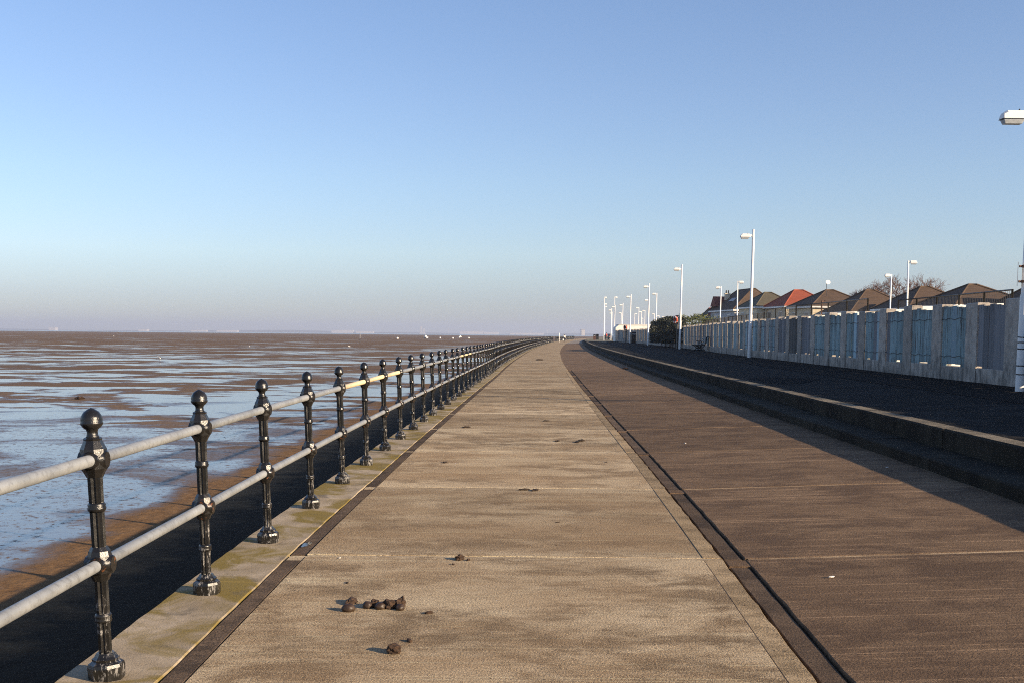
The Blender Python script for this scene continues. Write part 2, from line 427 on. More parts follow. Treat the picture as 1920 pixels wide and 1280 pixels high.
# ------------------------------------------------------------------ plan of the promenade (metres, camera stands at x=0,y=0)
def curve_fn(tab):
    xs = np.array([a for a, b in tab], float); ys = np.array([b for a, b in tab], float)
    m = np.gradient(ys, xs)
    def f(y):
        y = float(y)
        if y <= xs[0]: return ys[0]+m[0]*(y-xs[0])
        if y >= xs[-1]: return ys[-1]+m[-1]*(y-xs[-1])
        i = int(np.searchsorted(xs, y)-1); i = min(max(i, 0), len(xs)-2)
        h = xs[i+1]-xs[i]; u = (y-xs[i])/h
        return float((2*u**3-3*u**2+1)*ys[i]+(u**3-2*u*u+u)*h*m[i]+(-2*u**3+3*u*u)*ys[i+1]+(u**3-u*u)*h*m[i+1])
    return f
Xb = curve_fn([(-20, .9), (-5, 1.18), (0, 1.31), (5, 1.44), (8, 1.535), (11.6, 1.63), (15.25, 1.715), (20.7, 1.82), (26.8, 1.955), (36.3, 2.16),
               (43.2, 2.34), (54, 2.62), (66, 2.98), (84, 3.62), (116, 4.95), (152, 6.75), (198, 9.3), (254, 12.7), (340, 19.), (430, 27.), (560, 40.), (700, 57.)])
Xp = curve_fn([(-20, -1.84), (-5, -1.86), (0, -1.865), (5, -1.863), (8.6, -1.855), (12, -1.80), (16.7, -1.70), (18.4, -1.655), (25, -1.48), (36.3, -1.16), (43.2, -.95),
               (54, -.69), (66, -.34), (84, .30), (116, 1.58), (152, 3.35), (198, 5.85), (254, 9.2), (340, 15.5), (430, 23.5), (560, 36.5), (700, 53.5)])
Xo = lambda y: Xp(y)-.21
XL = lambda y: Xp(y)+.25+.03*min(1, max(0, (y-5)/8))
XR = lambda y: Xp(y)+.375+.025*min(1, max(0, (y-5)/8))
S1 = lambda y: Xb(y)+3.05
S2 = lambda y: Xb(y)+3.60
S3 = lambda y: Xb(y)+3.90
Xw = curve_fn([(-20, 10.7), (10, 11.02), (20, 11.10), (25, 11.18), (32, 11.42), (40, 11.76), (56, 12.45), (70, 13.2), (83, 14.05), (101, 15.15), (121, 16.1), (143, 16.9), (165, 17.42), (195, 17.8), (240, 18.2)])
TZ1, TZ = .50, .55
def roadz(x, y): return .04*(x-Xb(y)-.16)
def flat(z): return lambda x, y: z

def ys_range(a, b, step):
    n = max(1, int(math.ceil((b-a)/step))); return [a+(b-a)*i/n for i in range(n+1)]
def strip(mb, fa, fb, y0, y1, zf, thick=.3, step=1.2, ch=0., mat=0, tilt=(0, 0)):
    """closed slab between two plan curves; top follows zf, optional chamfered rim"""
    Y = ys_range(y0, y1, step)
    V = []; F = []
    ym = (y0+y1)/2
    for i, y in enumerate(Y):
        a, b = fa(y), fb(y)
        yy = y
        ka = ch
        za, zb = zf(a, y)+tilt[0]*(y-ym)+tilt[1]*(-1), zf(b, y)+tilt[0]*(y-ym)+tilt[1]
        e = ch if i in (0, len(Y)-1) else 0
        s_ = 1 if i == 0 else -1
        yt = y+s_*e
        V += [(a, y, za-thick), (a, y, za-ch), (a+ch, yt, za), (b-ch, yt, zb), (b, y, zb-ch), (b, y, zb-thick)]
    for i in range(len(Y)-1):
        o, q = i*6, i*6+6
        for k in range(5): F.append((o+k, o+k+1, q+k+1, q+k))
        F.append((o+5, o, q, q+5))
    F.append((0, 1, 4, 5)[::-1]); n = (len(Y)-1)*6; F.append((n, n+1, n+4, n+5))
    if ch > 0:
        F.append((1, 2, 3, 4)[::-1]); F.append((n+1, n+2, n+3, n+4))
    mb._add(V, [tuple(reversed(f)) for f in F], mat)
def sheet(mb, fa, fb, y0, y1, zf, step=2., nx=1, mat=0):
    Y = ys_range(y0, y1, step); V = []; F = []
    for y in Y:
        a, b = fa(y), fb(y)
        for k in range(nx+1):
            x = a+(b-a)*k/nx; V.append((x, y, zf(x, y)))
    for i in range(len(Y)-1):
        for k in range(nx):
            o = i*(nx+1)+k; F.append((o, o+1, o+nx+2, o+nx+1))
    mb._add(V, F, mat)

def struct(name, me, label=None):
    o = add(name, me); o["kind"] = "structure"
    if label: o["label"] = label
    return o

# mud flat: grid aligned with the sea wall, carries its distance from it
SZ = -1.07
KM = 2.67/2.68                                        # eye height over the mud, against the survey of the things out there
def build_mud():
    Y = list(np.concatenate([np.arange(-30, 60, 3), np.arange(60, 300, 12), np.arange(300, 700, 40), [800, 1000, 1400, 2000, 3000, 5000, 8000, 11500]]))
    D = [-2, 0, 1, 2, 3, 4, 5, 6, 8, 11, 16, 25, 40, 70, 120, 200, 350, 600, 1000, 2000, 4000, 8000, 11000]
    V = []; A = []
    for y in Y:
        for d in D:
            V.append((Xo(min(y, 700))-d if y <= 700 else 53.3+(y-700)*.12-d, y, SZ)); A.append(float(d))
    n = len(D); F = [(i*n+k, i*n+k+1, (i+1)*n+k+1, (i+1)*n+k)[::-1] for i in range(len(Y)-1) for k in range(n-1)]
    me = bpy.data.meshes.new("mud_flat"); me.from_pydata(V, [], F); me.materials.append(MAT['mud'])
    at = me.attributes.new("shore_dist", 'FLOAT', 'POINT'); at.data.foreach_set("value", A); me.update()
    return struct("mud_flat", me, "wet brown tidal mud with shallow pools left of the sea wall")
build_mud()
mb = MB(); mb.quad((-11000, 2300, SZ+.05), (150, 2300, SZ+.05), (1300, 11500, SZ+.05), (-11000, 11500, SZ+.05))
struct("sea", mb.mesh("sea", MAT['sea']), "thin line of blue grey sea under the far shore")

# land sheet under and behind everything on the right
mb = MB()
gy = [-30, 0, 30, 60, 100, 150, 200, 260, 340, 430, 560, 700, 1500, 3000, 11500]
gl = lambda y: (Xw(y)+.75 if y < 197 else (S3(min(y, 700)) if y <= 700 else 53.3+(y-700)*.12))
V = []; F = []
for i, y in enumerate(gy):
    for k, x in enumerate((0, 20, 60, 200, 1000, 8000)):
        V.append((gl(y)+x, y, TZ-.02))
for i in range(len(gy)-1):
    for k in range(5): F.append((i*6+k, i*6+k+1, (i+1)*6+k+1, (i+1)*6+k))
mb.poly(V, F)
tt = NT("rough_grass_and_gravel"); pp = tt.pos(); nn = tt.noise(pp, .6, 6, .65); n2 = tt.noise(pp, 14, 4, .7)
cc = tt.mix(tt.ramp(nn, .4, .6), (.13, .125, .06), (.26, .22, .16)); cc = tt.mix(tt.math('MULTIPLY', tt.ramp(n2, .4, .7), .5), cc, (.07, .065, .04))
MAT['land'] = tt.fin(cc, .95, None, tt.bump(n2, .03))
struct("ground", mb.mesh("ground", MAT['land']), "rough ground behind the boarded wall")

# sea wall body (its dark top shows only in the open joints)
mb = MB()
strip(mb, lambda y: Xo(y)+.01, lambda y: S2(y)+.2, -14, 690, flat(-.07), 1.6, 4.)
struct("sea_wall", mb.mesh("sea_wall", [MAT['crack']]), "concrete sea wall body under the promenade")

# --- seaward path with its slabs
JOINTS = [8.0+3.655*k for k in range(-4, 80)]
NEAR_SLABS = 16
prom = MB()
strip(prom, lambda y: XR(y)+.006, lambda y: Xb(y)-.014, JOINTS[0]-1, JOINTS[NEAR_SLABS]-.02, flat(-.004), .05, 1.5)
o = struct("promenade", prom.mesh("promenade_bed", MAT['fill_path']), "pale concrete promenade path of cast slabs beside the railing")
promenade = o
G = .017
def jr(s): return s*(rnd.random()-.5)
for k in range(NEAR_SLABS):
    y0, y1 = JOINTS[k]+G+jr(.008), JOINTS[k+1]-G+jr(.008)
    tl = (jr(.0016), jr(.004))
    mb = MB(); strip(mb, XR, lambda y: Xb(y)-.149, y0, y1, flat(0), .045, .9, .003, 0, tl)
    add("slab", mb.mesh("slab", MAT['path']), promenade)
    # finished margin of the slab: narrow paler edge with a tooled line
    e0 = lambda y: Xb(y)-.1455
    e1 = lambda y: Xb(y)-.012+.004*math.sin(y*9.7)+.003*math.sin(y*23)
    mb = MB(); strip(mb, e0, e1, y0+jr(.01), y1, flat(.001), .045, .18, .003, 0, tl)
    add("slab_margin", mb.mesh("slab_margin", MAT['margin']), promenade)
    if k % 1 == 0:
        mb = MB()
        c0 = lambda y: XL(y)+.005+.002*math.sin(y*4.); c1 = lambda y: XR(y)-.008+.002*math.sin(y*5.)
        strip(mb, c0, c1, y0+.01, y1-.16+jr(.1), flat(-.004), .04, .3, .004, 0, (0, 0))
        add("drain_strip", mb.mesh("drain_strip", MAT['channel']), promenade)
        mb = MB(); strip(mb, c0, c1, y1-.15, y1+.02, flat(-.006), .04, .3, .004)
        add("drain_strip", mb.mesh("drain_strip_end", MAT['path']), promenade)
    ky0, ky1 = JOINTS[k]-.9, JOINTS[k+1]-.9
    mb = MB(); strip(mb, lambda y: Xo(y)+.004*math.sin(y*7)+.003*math.sin(y*17), lambda y: XL(y)-.004+.003*math.sin(y*3.7)+.003*math.sin(y*11), ky0+.004, ky1-.004, flat(.001+jr(.004)), .5, .16, .005, 0, (jr(.001), 0))
    add("kerb_block", mb.mesh("kerb_block", MAT['kerb']), promenade)
YF = JOINTS[NEAR_SLABS]
far = MB(); strip(far, XR, lambda y: Xb(y)-.01, YF+.02, 690, flat(0), .045, 4.)
add("slab", far.mesh("far_slabs", MAT['path']), promenade)["kind"] = "stuff"
far = MB(); strip(far, XL, XR, YF-.02, 690, flat(-.008), .045, 4.); add("drain_strip", far.mesh("far_strip", MAT['channel']), promenade)
far = MB(); strip(far, Xo, lambda y: XL(y)-.006, YF-.88, 690, flat(.004), .5, 4.); add("kerb_block", far.mesh("far_kerb", MAT['kerb']), promenade)

# --- brown carriageway, slopes up towards the steps
rd = MB(); strip(rd, lambda y: Xb(y)+.185, lambda y: S1(y)+.1, JOINTS[0]-1, YF-.02, lambda x, y: roadz(x, y)-.004, .08, 1.5)
road = struct("road", rd.mesh("road_bed", MAT['fill_road']), "brown brushed concrete carriageway between the path and the steps")
for k in range(NEAR_SLABS):
    y0, y1 = JOINTS[k]+.027+jr(.012), JOINTS[k+1]-.027+jr(.012)
    c1 = lambda y: Xb(y)+.163+.003*math.sin(y*8.3+k)+.003*math.sin(y*21)
    mb = MB(); strip(mb, c1, lambda y: S1(y)-.006, y0, y1, roadz, .05, .2, .005, 0, (jr(.0012), 0))
    add("road_slab", mb.mesh("road_slab", MAT['road']), road)
    a0 = lambda y: Xb(y)+.014+.003*math.sin(y*12.)+.003*math.sin(y*27); a1 = lambda y: Xb(y)+.145
    mb = MB(); strip(mb, a0, a1, y0+.01, y1-.22, flat(-.012), .04, .2, .004)
    add("drain_strip", mb.mesh("road_strip", MAT['channel']), road)
    mb = MB(); strip(mb, lambda y: Xb(y)+.006, lambda y: Xb(y)+.168, y1-.21, y1+.005, flat(-.004), .04, .3, .004)
    add("drain_strip", mb.mesh("road_strip_end", MAT['road']), road)
far = MB(); strip(far, lambda y: Xb(y)-.006, lambda y: S1(y)-.006, YF+.02, 205, lambda x, y: roadz(x, y), .06, 4.)
add("road_slab", far.mesh("far_road", MAT['road']), road)["kind"] = "stuff"
far = MB(); strip(far, lambda y: Xb(y)-.006, lambda y: S1(y)-.006, 205.02, 690, lambda x, y: roadz(x, y), .06, 5.)
add("paving", far.mesh("far_paving", MAT['pale']), road)["kind"] = "stuff"

# --- two steps and terrace
def cap_faces(mb):  # top gets paler coping, riser the dark step colour: lit and shaded sides painted
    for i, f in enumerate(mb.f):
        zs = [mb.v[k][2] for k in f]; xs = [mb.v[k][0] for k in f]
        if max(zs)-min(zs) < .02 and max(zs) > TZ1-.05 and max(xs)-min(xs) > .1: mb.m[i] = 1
st = MB(); strip(st, lambda y: S1(y)+.02, lambda y: S2(y)+.1, JOINTS[0]-1, 690, flat(.20), .3, 3.)
steps = struct("steps", st.mesh("steps_core", MAT['crack']), "two long dark concrete steps up to the terrace")
SJ = [JOINTS[0]+2.4*k for k in range(0, 33)]
for k in range(len(SJ)-1):
    y0, y1 = SJ[k]+.003, SJ[k+1]-.003
    w = .008*rnd.random()
    mb = MB(); strip(mb, lambda y: S1(y)+w+.006*math.sin(y*4.1), lambda y: S2(y)-.004, y0, y1, flat(.255+jr(.012)), .3, .3, .018, 0, (jr(.002), .004))
    add("lower_step", mb.mesh("lower_step", MAT['step']), steps)
    w2 = .01*rnd.random()
    mb = MB(); strip(mb, lambda y: S2(y)+w2+.007*math.sin(y*3.3+2)+.008*math.sin(y*13.7)*math.sin(y*5.1), lambda y: S3(y), y0+1.1, y1+1.1, flat(TZ1+jr(.008)), .4, .3, .022, 0, (jr(.002), 0))
    cap_faces(mb); add("upper_step", mb.mesh("upper_step", [MAT['step'], MAT['coping']]), steps)
ye = SJ[-1]
mb = MB(); strip(mb, S1, lambda y: S2(y)-.004, ye+.004, 690, flat(.255), .3, 3., .018); add("lower_step", mb.mesh("far_lower_step", MAT['step']), steps)["kind"] = "stuff"
mb = MB(); strip(mb, S2, S3, ye+1.11, 690, flat(TZ1), .4, 3., .022); cap_faces(mb); add("upper_step", mb.mesh("far_upper_step", [MAT['step'], MAT['coping']]), steps)["kind"] = "stuff"

def terz(x, y): return TZ1-.006+(TZ-TZ1)*min(1, max(0, (x-S3(y))/max(1., Xw(y)-S3(y))))
FW = lambda y: Xw(y)-2.5
YT = 197
mb = MB(); sheet(mb, lambda y: S3(y)+.004, lambda y: Xw(y)+.1, -14, YT, terz, 2., 4)
terrace = struct("terrace", mb.mesh("terrace", MAT['asphalt']), "dark asphalt terrace above the steps in the shade of the wall")
mb = MB(); sheet(mb, lambda y: FW(y)+.002, lambda y: Xw(y)+.1, -14, YT, lambda x, y: terz(x, y)+.007, 2., 3)
struct("footway", mb.mesh("footway", MAT['asphalt_foot']), "narrow brownish footway along the foot of the boarded wall")
mb = MB(); sheet(mb, lambda y: S3(y)+.004, lambda y: S3(y)+60, YT+.02, 690, lambda x, y: TZ1-.004, 6., 2)
struct("terrace_paving", mb.mesh("terrace_paving", MAT['pale']), "sunlit pale paving of the far end of the terrace")
pts = []
for i in range(26):
    a = 2*math.pi*i/26; r = 1+.18*math.sin(3*a+1)+.1*math.sin(5*a)
    pts.append((6.95+.82*r*math.cos(a)+.25*math.sin(a), 28.7+2.0*r*math.sin(a)))
V = [(x, y, terz(x, y)+.005) for x, y in pts]
mb = MB(); mb.poly(V, [tuple(range(26))])
tag(add("asphalt_patch", mb.mesh("asphalt_patch", MAT['asphalt_new'])), "darker irregular asphalt patch on the terrace near its edge", "asphalt patch")

# ------------------------------------------------------------------ haze
def build_haze():
    mb = MB(); mb.box((0, 4500, 45), (26000, 15500, 98))
    m = bpy.data.materials.new("haze_air"); m.use_nodes = True; nt = m.node_tree; nt.nodes.clear()
    out = nt.nodes.new("ShaderNodeOutputMaterial"); v = nt.nodes.new("ShaderNodeVolumePrincipled")
    v.inputs['Color'].default_value = (.60, .67, .84, 1); v.inputs['Density'].default_value = HAZE_DENSITY
    v.inputs['Anisotropy'].default_value = .15
    nt.links.new(v.outputs[0], out.inputs['Volume'])
    o = add("haze", mb.mesh("haze", m)); o["kind"] = "stuff"; o["label"] = "pale haze over the estuary"
if HAZE_DENSITY > 0: build_haze()

# ------------------------------------------------------------------ railing
LEAN = math.radians(2.0)
P_BASE = [(.080, -.02), (.083, .055), (.079, .070), (.060, .082), (.062, .092), (.050, .102), (.040, .118)]
P_SHAFT = [(.031, .105), (.0305, .262)]
P_RING = [(.031, .258), (.037, .264), (.038, .272), (.035, .278), (.038, .286), (.0365, .296), (.031, .302)]
P_SHAFT2 = [(.031, .30), (.0315, .61)]
P_COL = [(.036, .455), (.046, .478), (.056, .492), (.0585, .545), (.054, .570), (.048, .592), (.036, .612)]
P_SHAFT3 = [(.033, .60), (.0335, .775)]
P_RING2 = [(.033, .772), (.040, .780), (.042, .790), (.038, .797), (.0405, .806), (.034, .816)]
P_SHAFT4 = [(.034, .81), (.035, .945)]
P_COL2 = [(.037, .932), (.048, .955), (.059, .972), (.062, 1.03), (.058, 1.062), (.047, 1.085), (.040, 1.10), (.042, 1.108), (.036, 1.114)]
P_FIN = [(.034, 1.110), (.026, 1.122), (.0235, 1.138), (.027, 1.150), (.038, 1.158), (.049, 1.172), (.0505, 1.180), (.048, 1.184), (.0485, 1.196), (.045, 1.212), (.034, 1.230), (.018, 1.241), (.006, 1.247), (.001, 1.249)]
def post_meshes(hi):
    n1, n2 = (20, 8) if hi else (8, 6)
    d = {}
    b = MB().lathe(P_BASE, 8, rot=.5, smooth=False); d['base'] = b.mesh("post_base", MAT['post'])
    s_ = MB()
    for p_, fl in ((P_SHAFT, 1), (P_RING, 0), (P_SHAFT2, 1), (P_SHAFT3, 1), (P_RING2, 0), (P_SHAFT4, 1)):
        s_.lathe(p_, n1 if not fl else n1, smooth=not fl, flute=.24 if fl else 0, rot=.25)
    d['shaft'] = s_.mesh("post_shaft", MAT['post'])
    def col(prof, zc):
        c = MB().lathe(prof, 8, rot=.5, smooth=False)
        for a in (0, math.pi/2, math.pi, 3*math.pi/2):   # round bosses the pipes pass through
            r0 = .056
            c.tube([(math.cos(a)*.03, math.sin(a)*.03, zc), (math.cos(a)*.059, math.sin(a)*.059, zc), (math.cos(a)*.063, math.sin(a)*.063, zc)], [.042, .042, .036], 12)
        return c
    d['low'] = col(P_COL, .53).mesh("lower_socket", MAT['post'])
    d['up'] = col(P_COL2, 1.012).mesh("upper_socket", MAT['post'])
    f = MB().lathe(P_FIN, 24, smooth=True, flute=.0); d['fin'] = f.mesh("finial", MAT['post'])
    return d
def post_lod(n):
    m_ = MB()
    for p_ in (P_BASE, P_COL, P_COL2): m_.lathe(p_, max(6, n-2), smooth=True)
    m_.lathe([(.032, .1), (.033, .46)], n); m_.lathe([(.034, .6), (.035, .95)], n)
    m_.lathe(P_RING[1::2], n); m_.lathe(P_RING2[1::2], n); m_.lathe(P_FIN[::2]+[P_FIN[-1]], n)
    return m_.mesh("post_whole", MAT['post'])
PM = post_meshes(True); LOD = post_lod(8)
rail_me = MB().tube([(0, 0, 0), (0, .25, 0), (0, .5, 0), (0, .75, 0), (0, 1, 0)], .0275, 14).mesh("rail", MAT['pipe'])
rail_cream = MB().tube([(0, 0, 0), (0, 1, 0)], .0275, 14).mesh("rail_cream", MAT['pipe_cream'])
rail_far = MB().tube([(0, 0, 0), (0, 1, 0)], .0275, 7).mesh("rail_far", MAT['pipe'])

def railing(y0, y1, first_hi, label, cream=()):
    Y = [y0]
    def step(y):
        dx = (Xp(y+1)-Xp(y)); return 1.70/math.sqrt(1+dx*dx)
    while Y[-1] < y1: Y.append(Y[-1]+step(Y[-1]))
    t_ = thing("railing", label, "railing", (Xp(Y[0]), Y[0], 0))
    lean = [LEAN+jr(math.radians(1.1)) for _ in Y]
    tops = []
    for i, y in enumerate(Y):
        x = Xp(y); rz = -math.atan(Xp(y+.5)-Xp(y-.5))
        L_ = lean[i]
        R_ = Matrix.Translation((x, y, .004)) @ Matrix.Rotation(-L_, 4, 'Y') @ Matrix.Rotation(jr(.012), 4, 'X') @ Matrix.Rotation(rz+jr(.10), 4, 'Z')
        tops.append((R_ @ Vector((0, 0, .53)), R_ @ Vector((0, 0, 1.012))))
        if y < first_hi:
            p = add("post", PM['shaft']); p.matrix_basis = R_; setp(p, t_, True)
            for nm, ky in (("base", 'base'), ("rail_socket", 'low'), ("rail_socket", 'up'), ("finial", 'fin')):
                add(nm, PM[ky], p)
        else:
            p = add("post", LOD); p.matrix_basis = R_; setp(p, t_, True)
    i = 0
    while i < len(Y)-1:
        st_ = 1 if Y[i] < 75 else 4
        j = min(i+st_, len(Y)-1)
        for lv in (0, 1):
            a, b = tops[i][lv], tops[j][lv]; d = b-a
            me = rail_cream if (lv == 1 and i in cream) else (rail_me if Y[i] < 60 else rail_far)
            r = add("rail", me)
            r.matrix_basis = Matrix.Translation(a) @ d.to_track_quat('Y', 'Z').to_matrix().to_4x4() @ Matrix.Scale(d.length, 4, (0, 1, 0))
            setp(r, t_, True)
            if me is rail_cream: r["label"] = "cream painted length of top rail"
        i = j
    return t_
Y_FIRST = 5.08-1.70*2
railing(Y_FIRST, 252, 50, "long railing of black cast iron posts and grey pipes along the near sea edge", cream=(6, 7, 8, 16, 17, 18))
railing(272, 430, 0, "second stretch of black railing beyond the gap far down the promenade")

# ------------------------------------------------------------------ boarded wall
def wall_frame(y):
    """point on the front line and the direction along the wall (away from the camera)"""
    d = Vector((Xw(y+.5)-Xw(y-.5), 1., 0)).normalized()
    return Vector((Xw(y), y, 0)), d
WT = 2.44
PH = 1.95
wall = thing("boarded_wall", "long white concrete wall with piers and blue grey boards in shade", "wall", (Xw(22.6), 22.6, TZ))
ypier = [22.75, 25.2, 27.6, 30.1, 32.6, 35.1, 37.55, 40.0]
while ypier[-1] < 193: ypier.append(ypier[-1]+2.45)
ypier = [3.1, 5.55, 8.0, 10.45, 12.9, 15.35, 17.8, 20.3] + ypier
PW, PD = .74, .62
def lbox(mb, y, along, out, z0, z1, la, lo, mat=0, ch=0.):
    """box in wall coordinates: 'along' offset in metres, 'out' offset behind the front face, la length, lo depth"""
    p, d = wall_frame(y); nrm = Vector((d.y, -d.x, 0))          # points inland (+x)
    c = p+d*along+nrm*(out+lo/2)
    mb.box((c.x, c.y, (z0+z1)/2), (lo, la, z1-z0), -math.atan2(d.x, d.y), mat, None, ch)
wall_rows = []
plank_styles = {}
def style(i):
    r_ = random.Random(100+i)
    base = ['grey', 'blue', 'blue', 'blue', 'blue', 'blue', 'blue', 'blue', 'grey', 'dark', 'grey'][i-9] if 9 <= i < 20 else r_.choice(['blue', 'blue', 'blue', 'grey'])
    return base, r_
for i, y in enumerate(ypier):
    near = y < 120
    z_top = TZ+PH+(.03*math.sin(i*1.7))
    mb = MB()
    lbox(mb, y, 0, 0, TZ-.1, z_top, PW, .30, 0, .02)
    c_ = mb.mesh("pier", MAT['wall'])
    pr = add("pier", c_, wall, True)
    mb = MB(); lbox(mb, y, .0, .302, TZ-.1, z_top-.015, PW-.02, PD-.30, 0)
    add("buttress", mb.mesh("buttress", MAT['white']), pr, False)
    if i == len(ypier)-1: break
    y2 = ypier[i+1]
    p1, d1 = wall_frame(y); p2, _ = wall_frame(y2)
    span = (p2-p1).length; gap = span-PW
    mb = MB(); lbox(mb, (y+y2)/2, 0, .015, TZ-.1, TZ+.36+jr(.03), gap-.006, .27, 0, .02)
    add("plinth", mb.mesh("plinth", MAT['wall']), wall, True)
    base, r_ = style(i)
    nb = 5
    if y < 62:
        wbd = (gap-.02)/nb
        for k in range(nb):
            kind = base
            if base == 'blue':
                q = r_.random()
                kind = 'pale' if q < .16 else ('grey' if q < .26 else 'blue')
                if i == 10: kind = 'pale' if k == 2 else 'blue'
            zt = TZ+1.85+r_.uniform(-.05, .03)+.03*k/nb; zb = TZ+(r_.uniform(.385, .42) if r_.random() < .28 else .325)
            mb = MB(); lbox(mb, (y+y2)/2, -gap/2+.01+wbd*(k+.5)+r_.uniform(-.004, .004), .022+r_.uniform(0, .016), zb, zt, wbd-.010, .035)
            add("board", mb.mesh("board", MAT['plank_'+kind]), wall, True)
        mb = MB(); lbox(mb, (y+y2)/2, 0, .085, TZ+.62, TZ+.70, gap-.01, .05); lbox(mb, (y+y2)/2, 0, .085, TZ+1.50, TZ+1.58, gap-.01, .05)
        add("cross_rail", mb.mesh("cross_rail", MAT['plank_grey']), wall, True)
        if base == 'blue' and i > 8:
            mb = MB()
            for zz in (.60, 1.55):
                pts_ = []
                for q in range(9):
                    p, d = wall_frame((y+y2)/2); nrm = Vector((d.y, -d.x, 0))
                    c = p+d*(-gap/2+gap*q/8)+nrm*.012; pts_.append((c.x, c.y, TZ+zz+.025*math.sin(q*1.9+i)))
                mb.tube(pts_, .007, 5)
            add("wire", mb.mesh("wire", MAT['dark_metal']), wall, True)
    else:
        mb = MB(); wbd = (gap-.04)/nb
        for k in range(nb):
            lbox(mb, (y+y2)/2, -gap/2+.02+wbd*(k+.5), .05+r_.uniform(0, .03), TZ+.375, TZ+1.84+r_.uniform(-.05, .04), wbd-.012, .035)
        o = add("board", mb.mesh("far_boards", MAT['plank_'+('blue' if base == 'blue' else 'grey')]), wall, True); o["kind"] = "stuff"

# ------------------------------------------------------------------ lamps
def tube_bar(mb, a, b, r, n=8): mb.tube([a, b], r, n)
def lamp_meshes(tag_, h, head_len, head_w, arm, r0, r1, hz):
    d = {}
    d['pole'] = MB().lathe([(r0*1.02, -.05), (r0, .02), (r0*.96, h*.33), (r1*1.1, h*.34), (r1, h-.02), (r1*.6, h)], 12).mesh(tag_+"_pole", MAT['lamp_white'])
    # head reaches along -X
    L, wd = head_len, head_w
    hb = MB()
    prof = [(0, .09), (.10, .165), (.80, .165), (.95, .11), (1.0, .03)]        # fraction along, height
    V = []; F = []
    for f, hh in prof:
        w_ = wd*(.75 if f in (0, 1.0) else 1.0)/2
        x = -(arm+L*f)
        V += [(x, -w_, 0), (x, -w_*.92, hh*.75), (x, -w_*.5, hh), (x, w_*.5, hh), (x, w_*.92, hh*.75), (x, w_, 0)]
    n = 6
    for i in range(len(prof)-1):
        for k in range(n): F.append((i*n+k, i*n+(k+1) % n, (i+1)*n+(k+1) % n, (i+1)*n+k))
    F.append(tuple(range(n))); F.append(tuple(reversed(range((len(prof)-1)*n, len(prof)*n))))
    hb.poly(V, F)
    hb.tube([(0, 0, .08), (-(arm+.06), 0, .08)], [.05, .06], 8)
    d['head'] = hb.mesh(tag_+"_head", MAT['lamp_white'])
    ln = MB(); V = []; F = []
    a0, a1 = -(arm+L*.17), -(arm+L*.93)
    for z, k in ((-.004, 0), (-.03, .0), (-.10, .03)):
        V += [(a0-k, -wd*.44+k*.8, z), (a1+k, -wd*.44+k*.8, z), (a1+k, wd*.44-k*.8, z), (a0-k, wd*.44-k*.8, z)]
    for l in (0, 4):
        for i in range(4): F.append((l+i, l+(i+1) % 4, l+4+(i+1) % 4, l+4+i))
    F += [(8, 9, 10, 11)]
    ln.poly(V, F); d['lens'] = ln.mesh(tag_+"_lens", MAT['lamp_glass'])
    rm = MB(); rm.box((-(arm+L*.54), 0, -.006), (L*.90, wd*1.02, .012)); d['rim'] = rm.mesh(tag_+"_rim", MAT['dark_metal'])
    d['cell'] = MB().lathe([(.018, 0), (.018, .03), (.010, .045)], 8).mesh(tag_+"_cell", MAT['dark_metal'])
    d['hz'] = hz
    d['arm'] = arm; d['L'] = L
    return d
def make_lamp(name, d, detail=True):
    r = thing(name, None, "lamp post")
    p = add("pole", d['pole'], r)
    h = add("lamp_head", d['head'], r, loc=(0, 0, d['hz']))
    add("lens", d['lens'], h)
    if detail:
        add("rim", d['rim'], h); add("photocell", d['cell'], h, loc=(-(d['arm']+d['L']*.3), 0, .16))
    return r
LH = 6.85
LM = lamp_meshes("promenade", LH, .52, .24, .14, .092, .066, LH-.42)
lamp0 = make_lamp("street_lamp", LM)
plamps = [
    (22.85, 10.36, "nearest white lamp post at the right edge, its head reaching over the terrace"),
    (57.1, 12.05, "tall white lamp post in front of the wall, left of the red roofed houses"),
    (92.1, 13.70, "white lamp post beside the dark hedge and the red lifebuoy"),
    (125.7, 15.12, "white lamp post between the black bin and the dark hedge"),
    (158.8, 16.55, "white lamp post left of the black bin against the far wall"),
    (203, 19.75, "white lamp post with left pointing head just beyond the far white building"),
    (217, 19.6, "white lamp post with left pointing head at the far end of the wall"),
    (245, 21.4, "slim white lamp post standing on the sunlit far terrace"),
    (280, 24.6, "far white lamp post just left of the one on the sunlit terrace"),
]
for i, (y, x, lab) in enumerate(plamps):
    o = lamp0 if i == 0 else copy_tree(lamp0)
    o.location = (x, y, TZ-.01)
    o.rotation_euler = (0, math.radians(.55), -math.atan((Xw(y+1)-Xw(y-1))/2))
    sz_ = {0: .848, 1: .943}.get(i, 1.0)
    o.scale = (1, 1, sz_)
    for ch in o.children:
        if ch.name.startswith('lamp_head'): ch.scale = (1, 1, 1/sz_)
    o["label"] = lab; o["group"] = "white lamp posts along the promenade wall"
nearlamp = lamp0
# tape bands and edge-on sign plate on the nearest post
for z, tl in ((.42, .1), (.62, 0), (1.03, .12), (1.17, -.05), (1.31, .2)):
    b = add("band", MB().lathe([(.094, -.012), (.094, .012)], 14).mesh("band", MAT['dark_metal']), lamp0, loc=(0, 0, z), rot=(tl, -tl*.5, 0))
    b.scale = (1, 1, 1/.848)
for z in (2.62, 2.98):
    mb = MB().box((-.10, 0, 0), (.07, .05, .05)).lathe([(.085, -.03), (.085, .03)], 12)
    add("bracket", mb.mesh("bracket", MAT['rust']), lamp0, loc=(0, 0, z))
mb = MB().box((-.15, .02, 0), (.010, .30, .56)); add("sign_plate", mb.mesh("sign_plate", MAT['pale_panel']), lamp0, loc=(0, 0, 2.8), rot=(0, 0, -math.radians(23)))

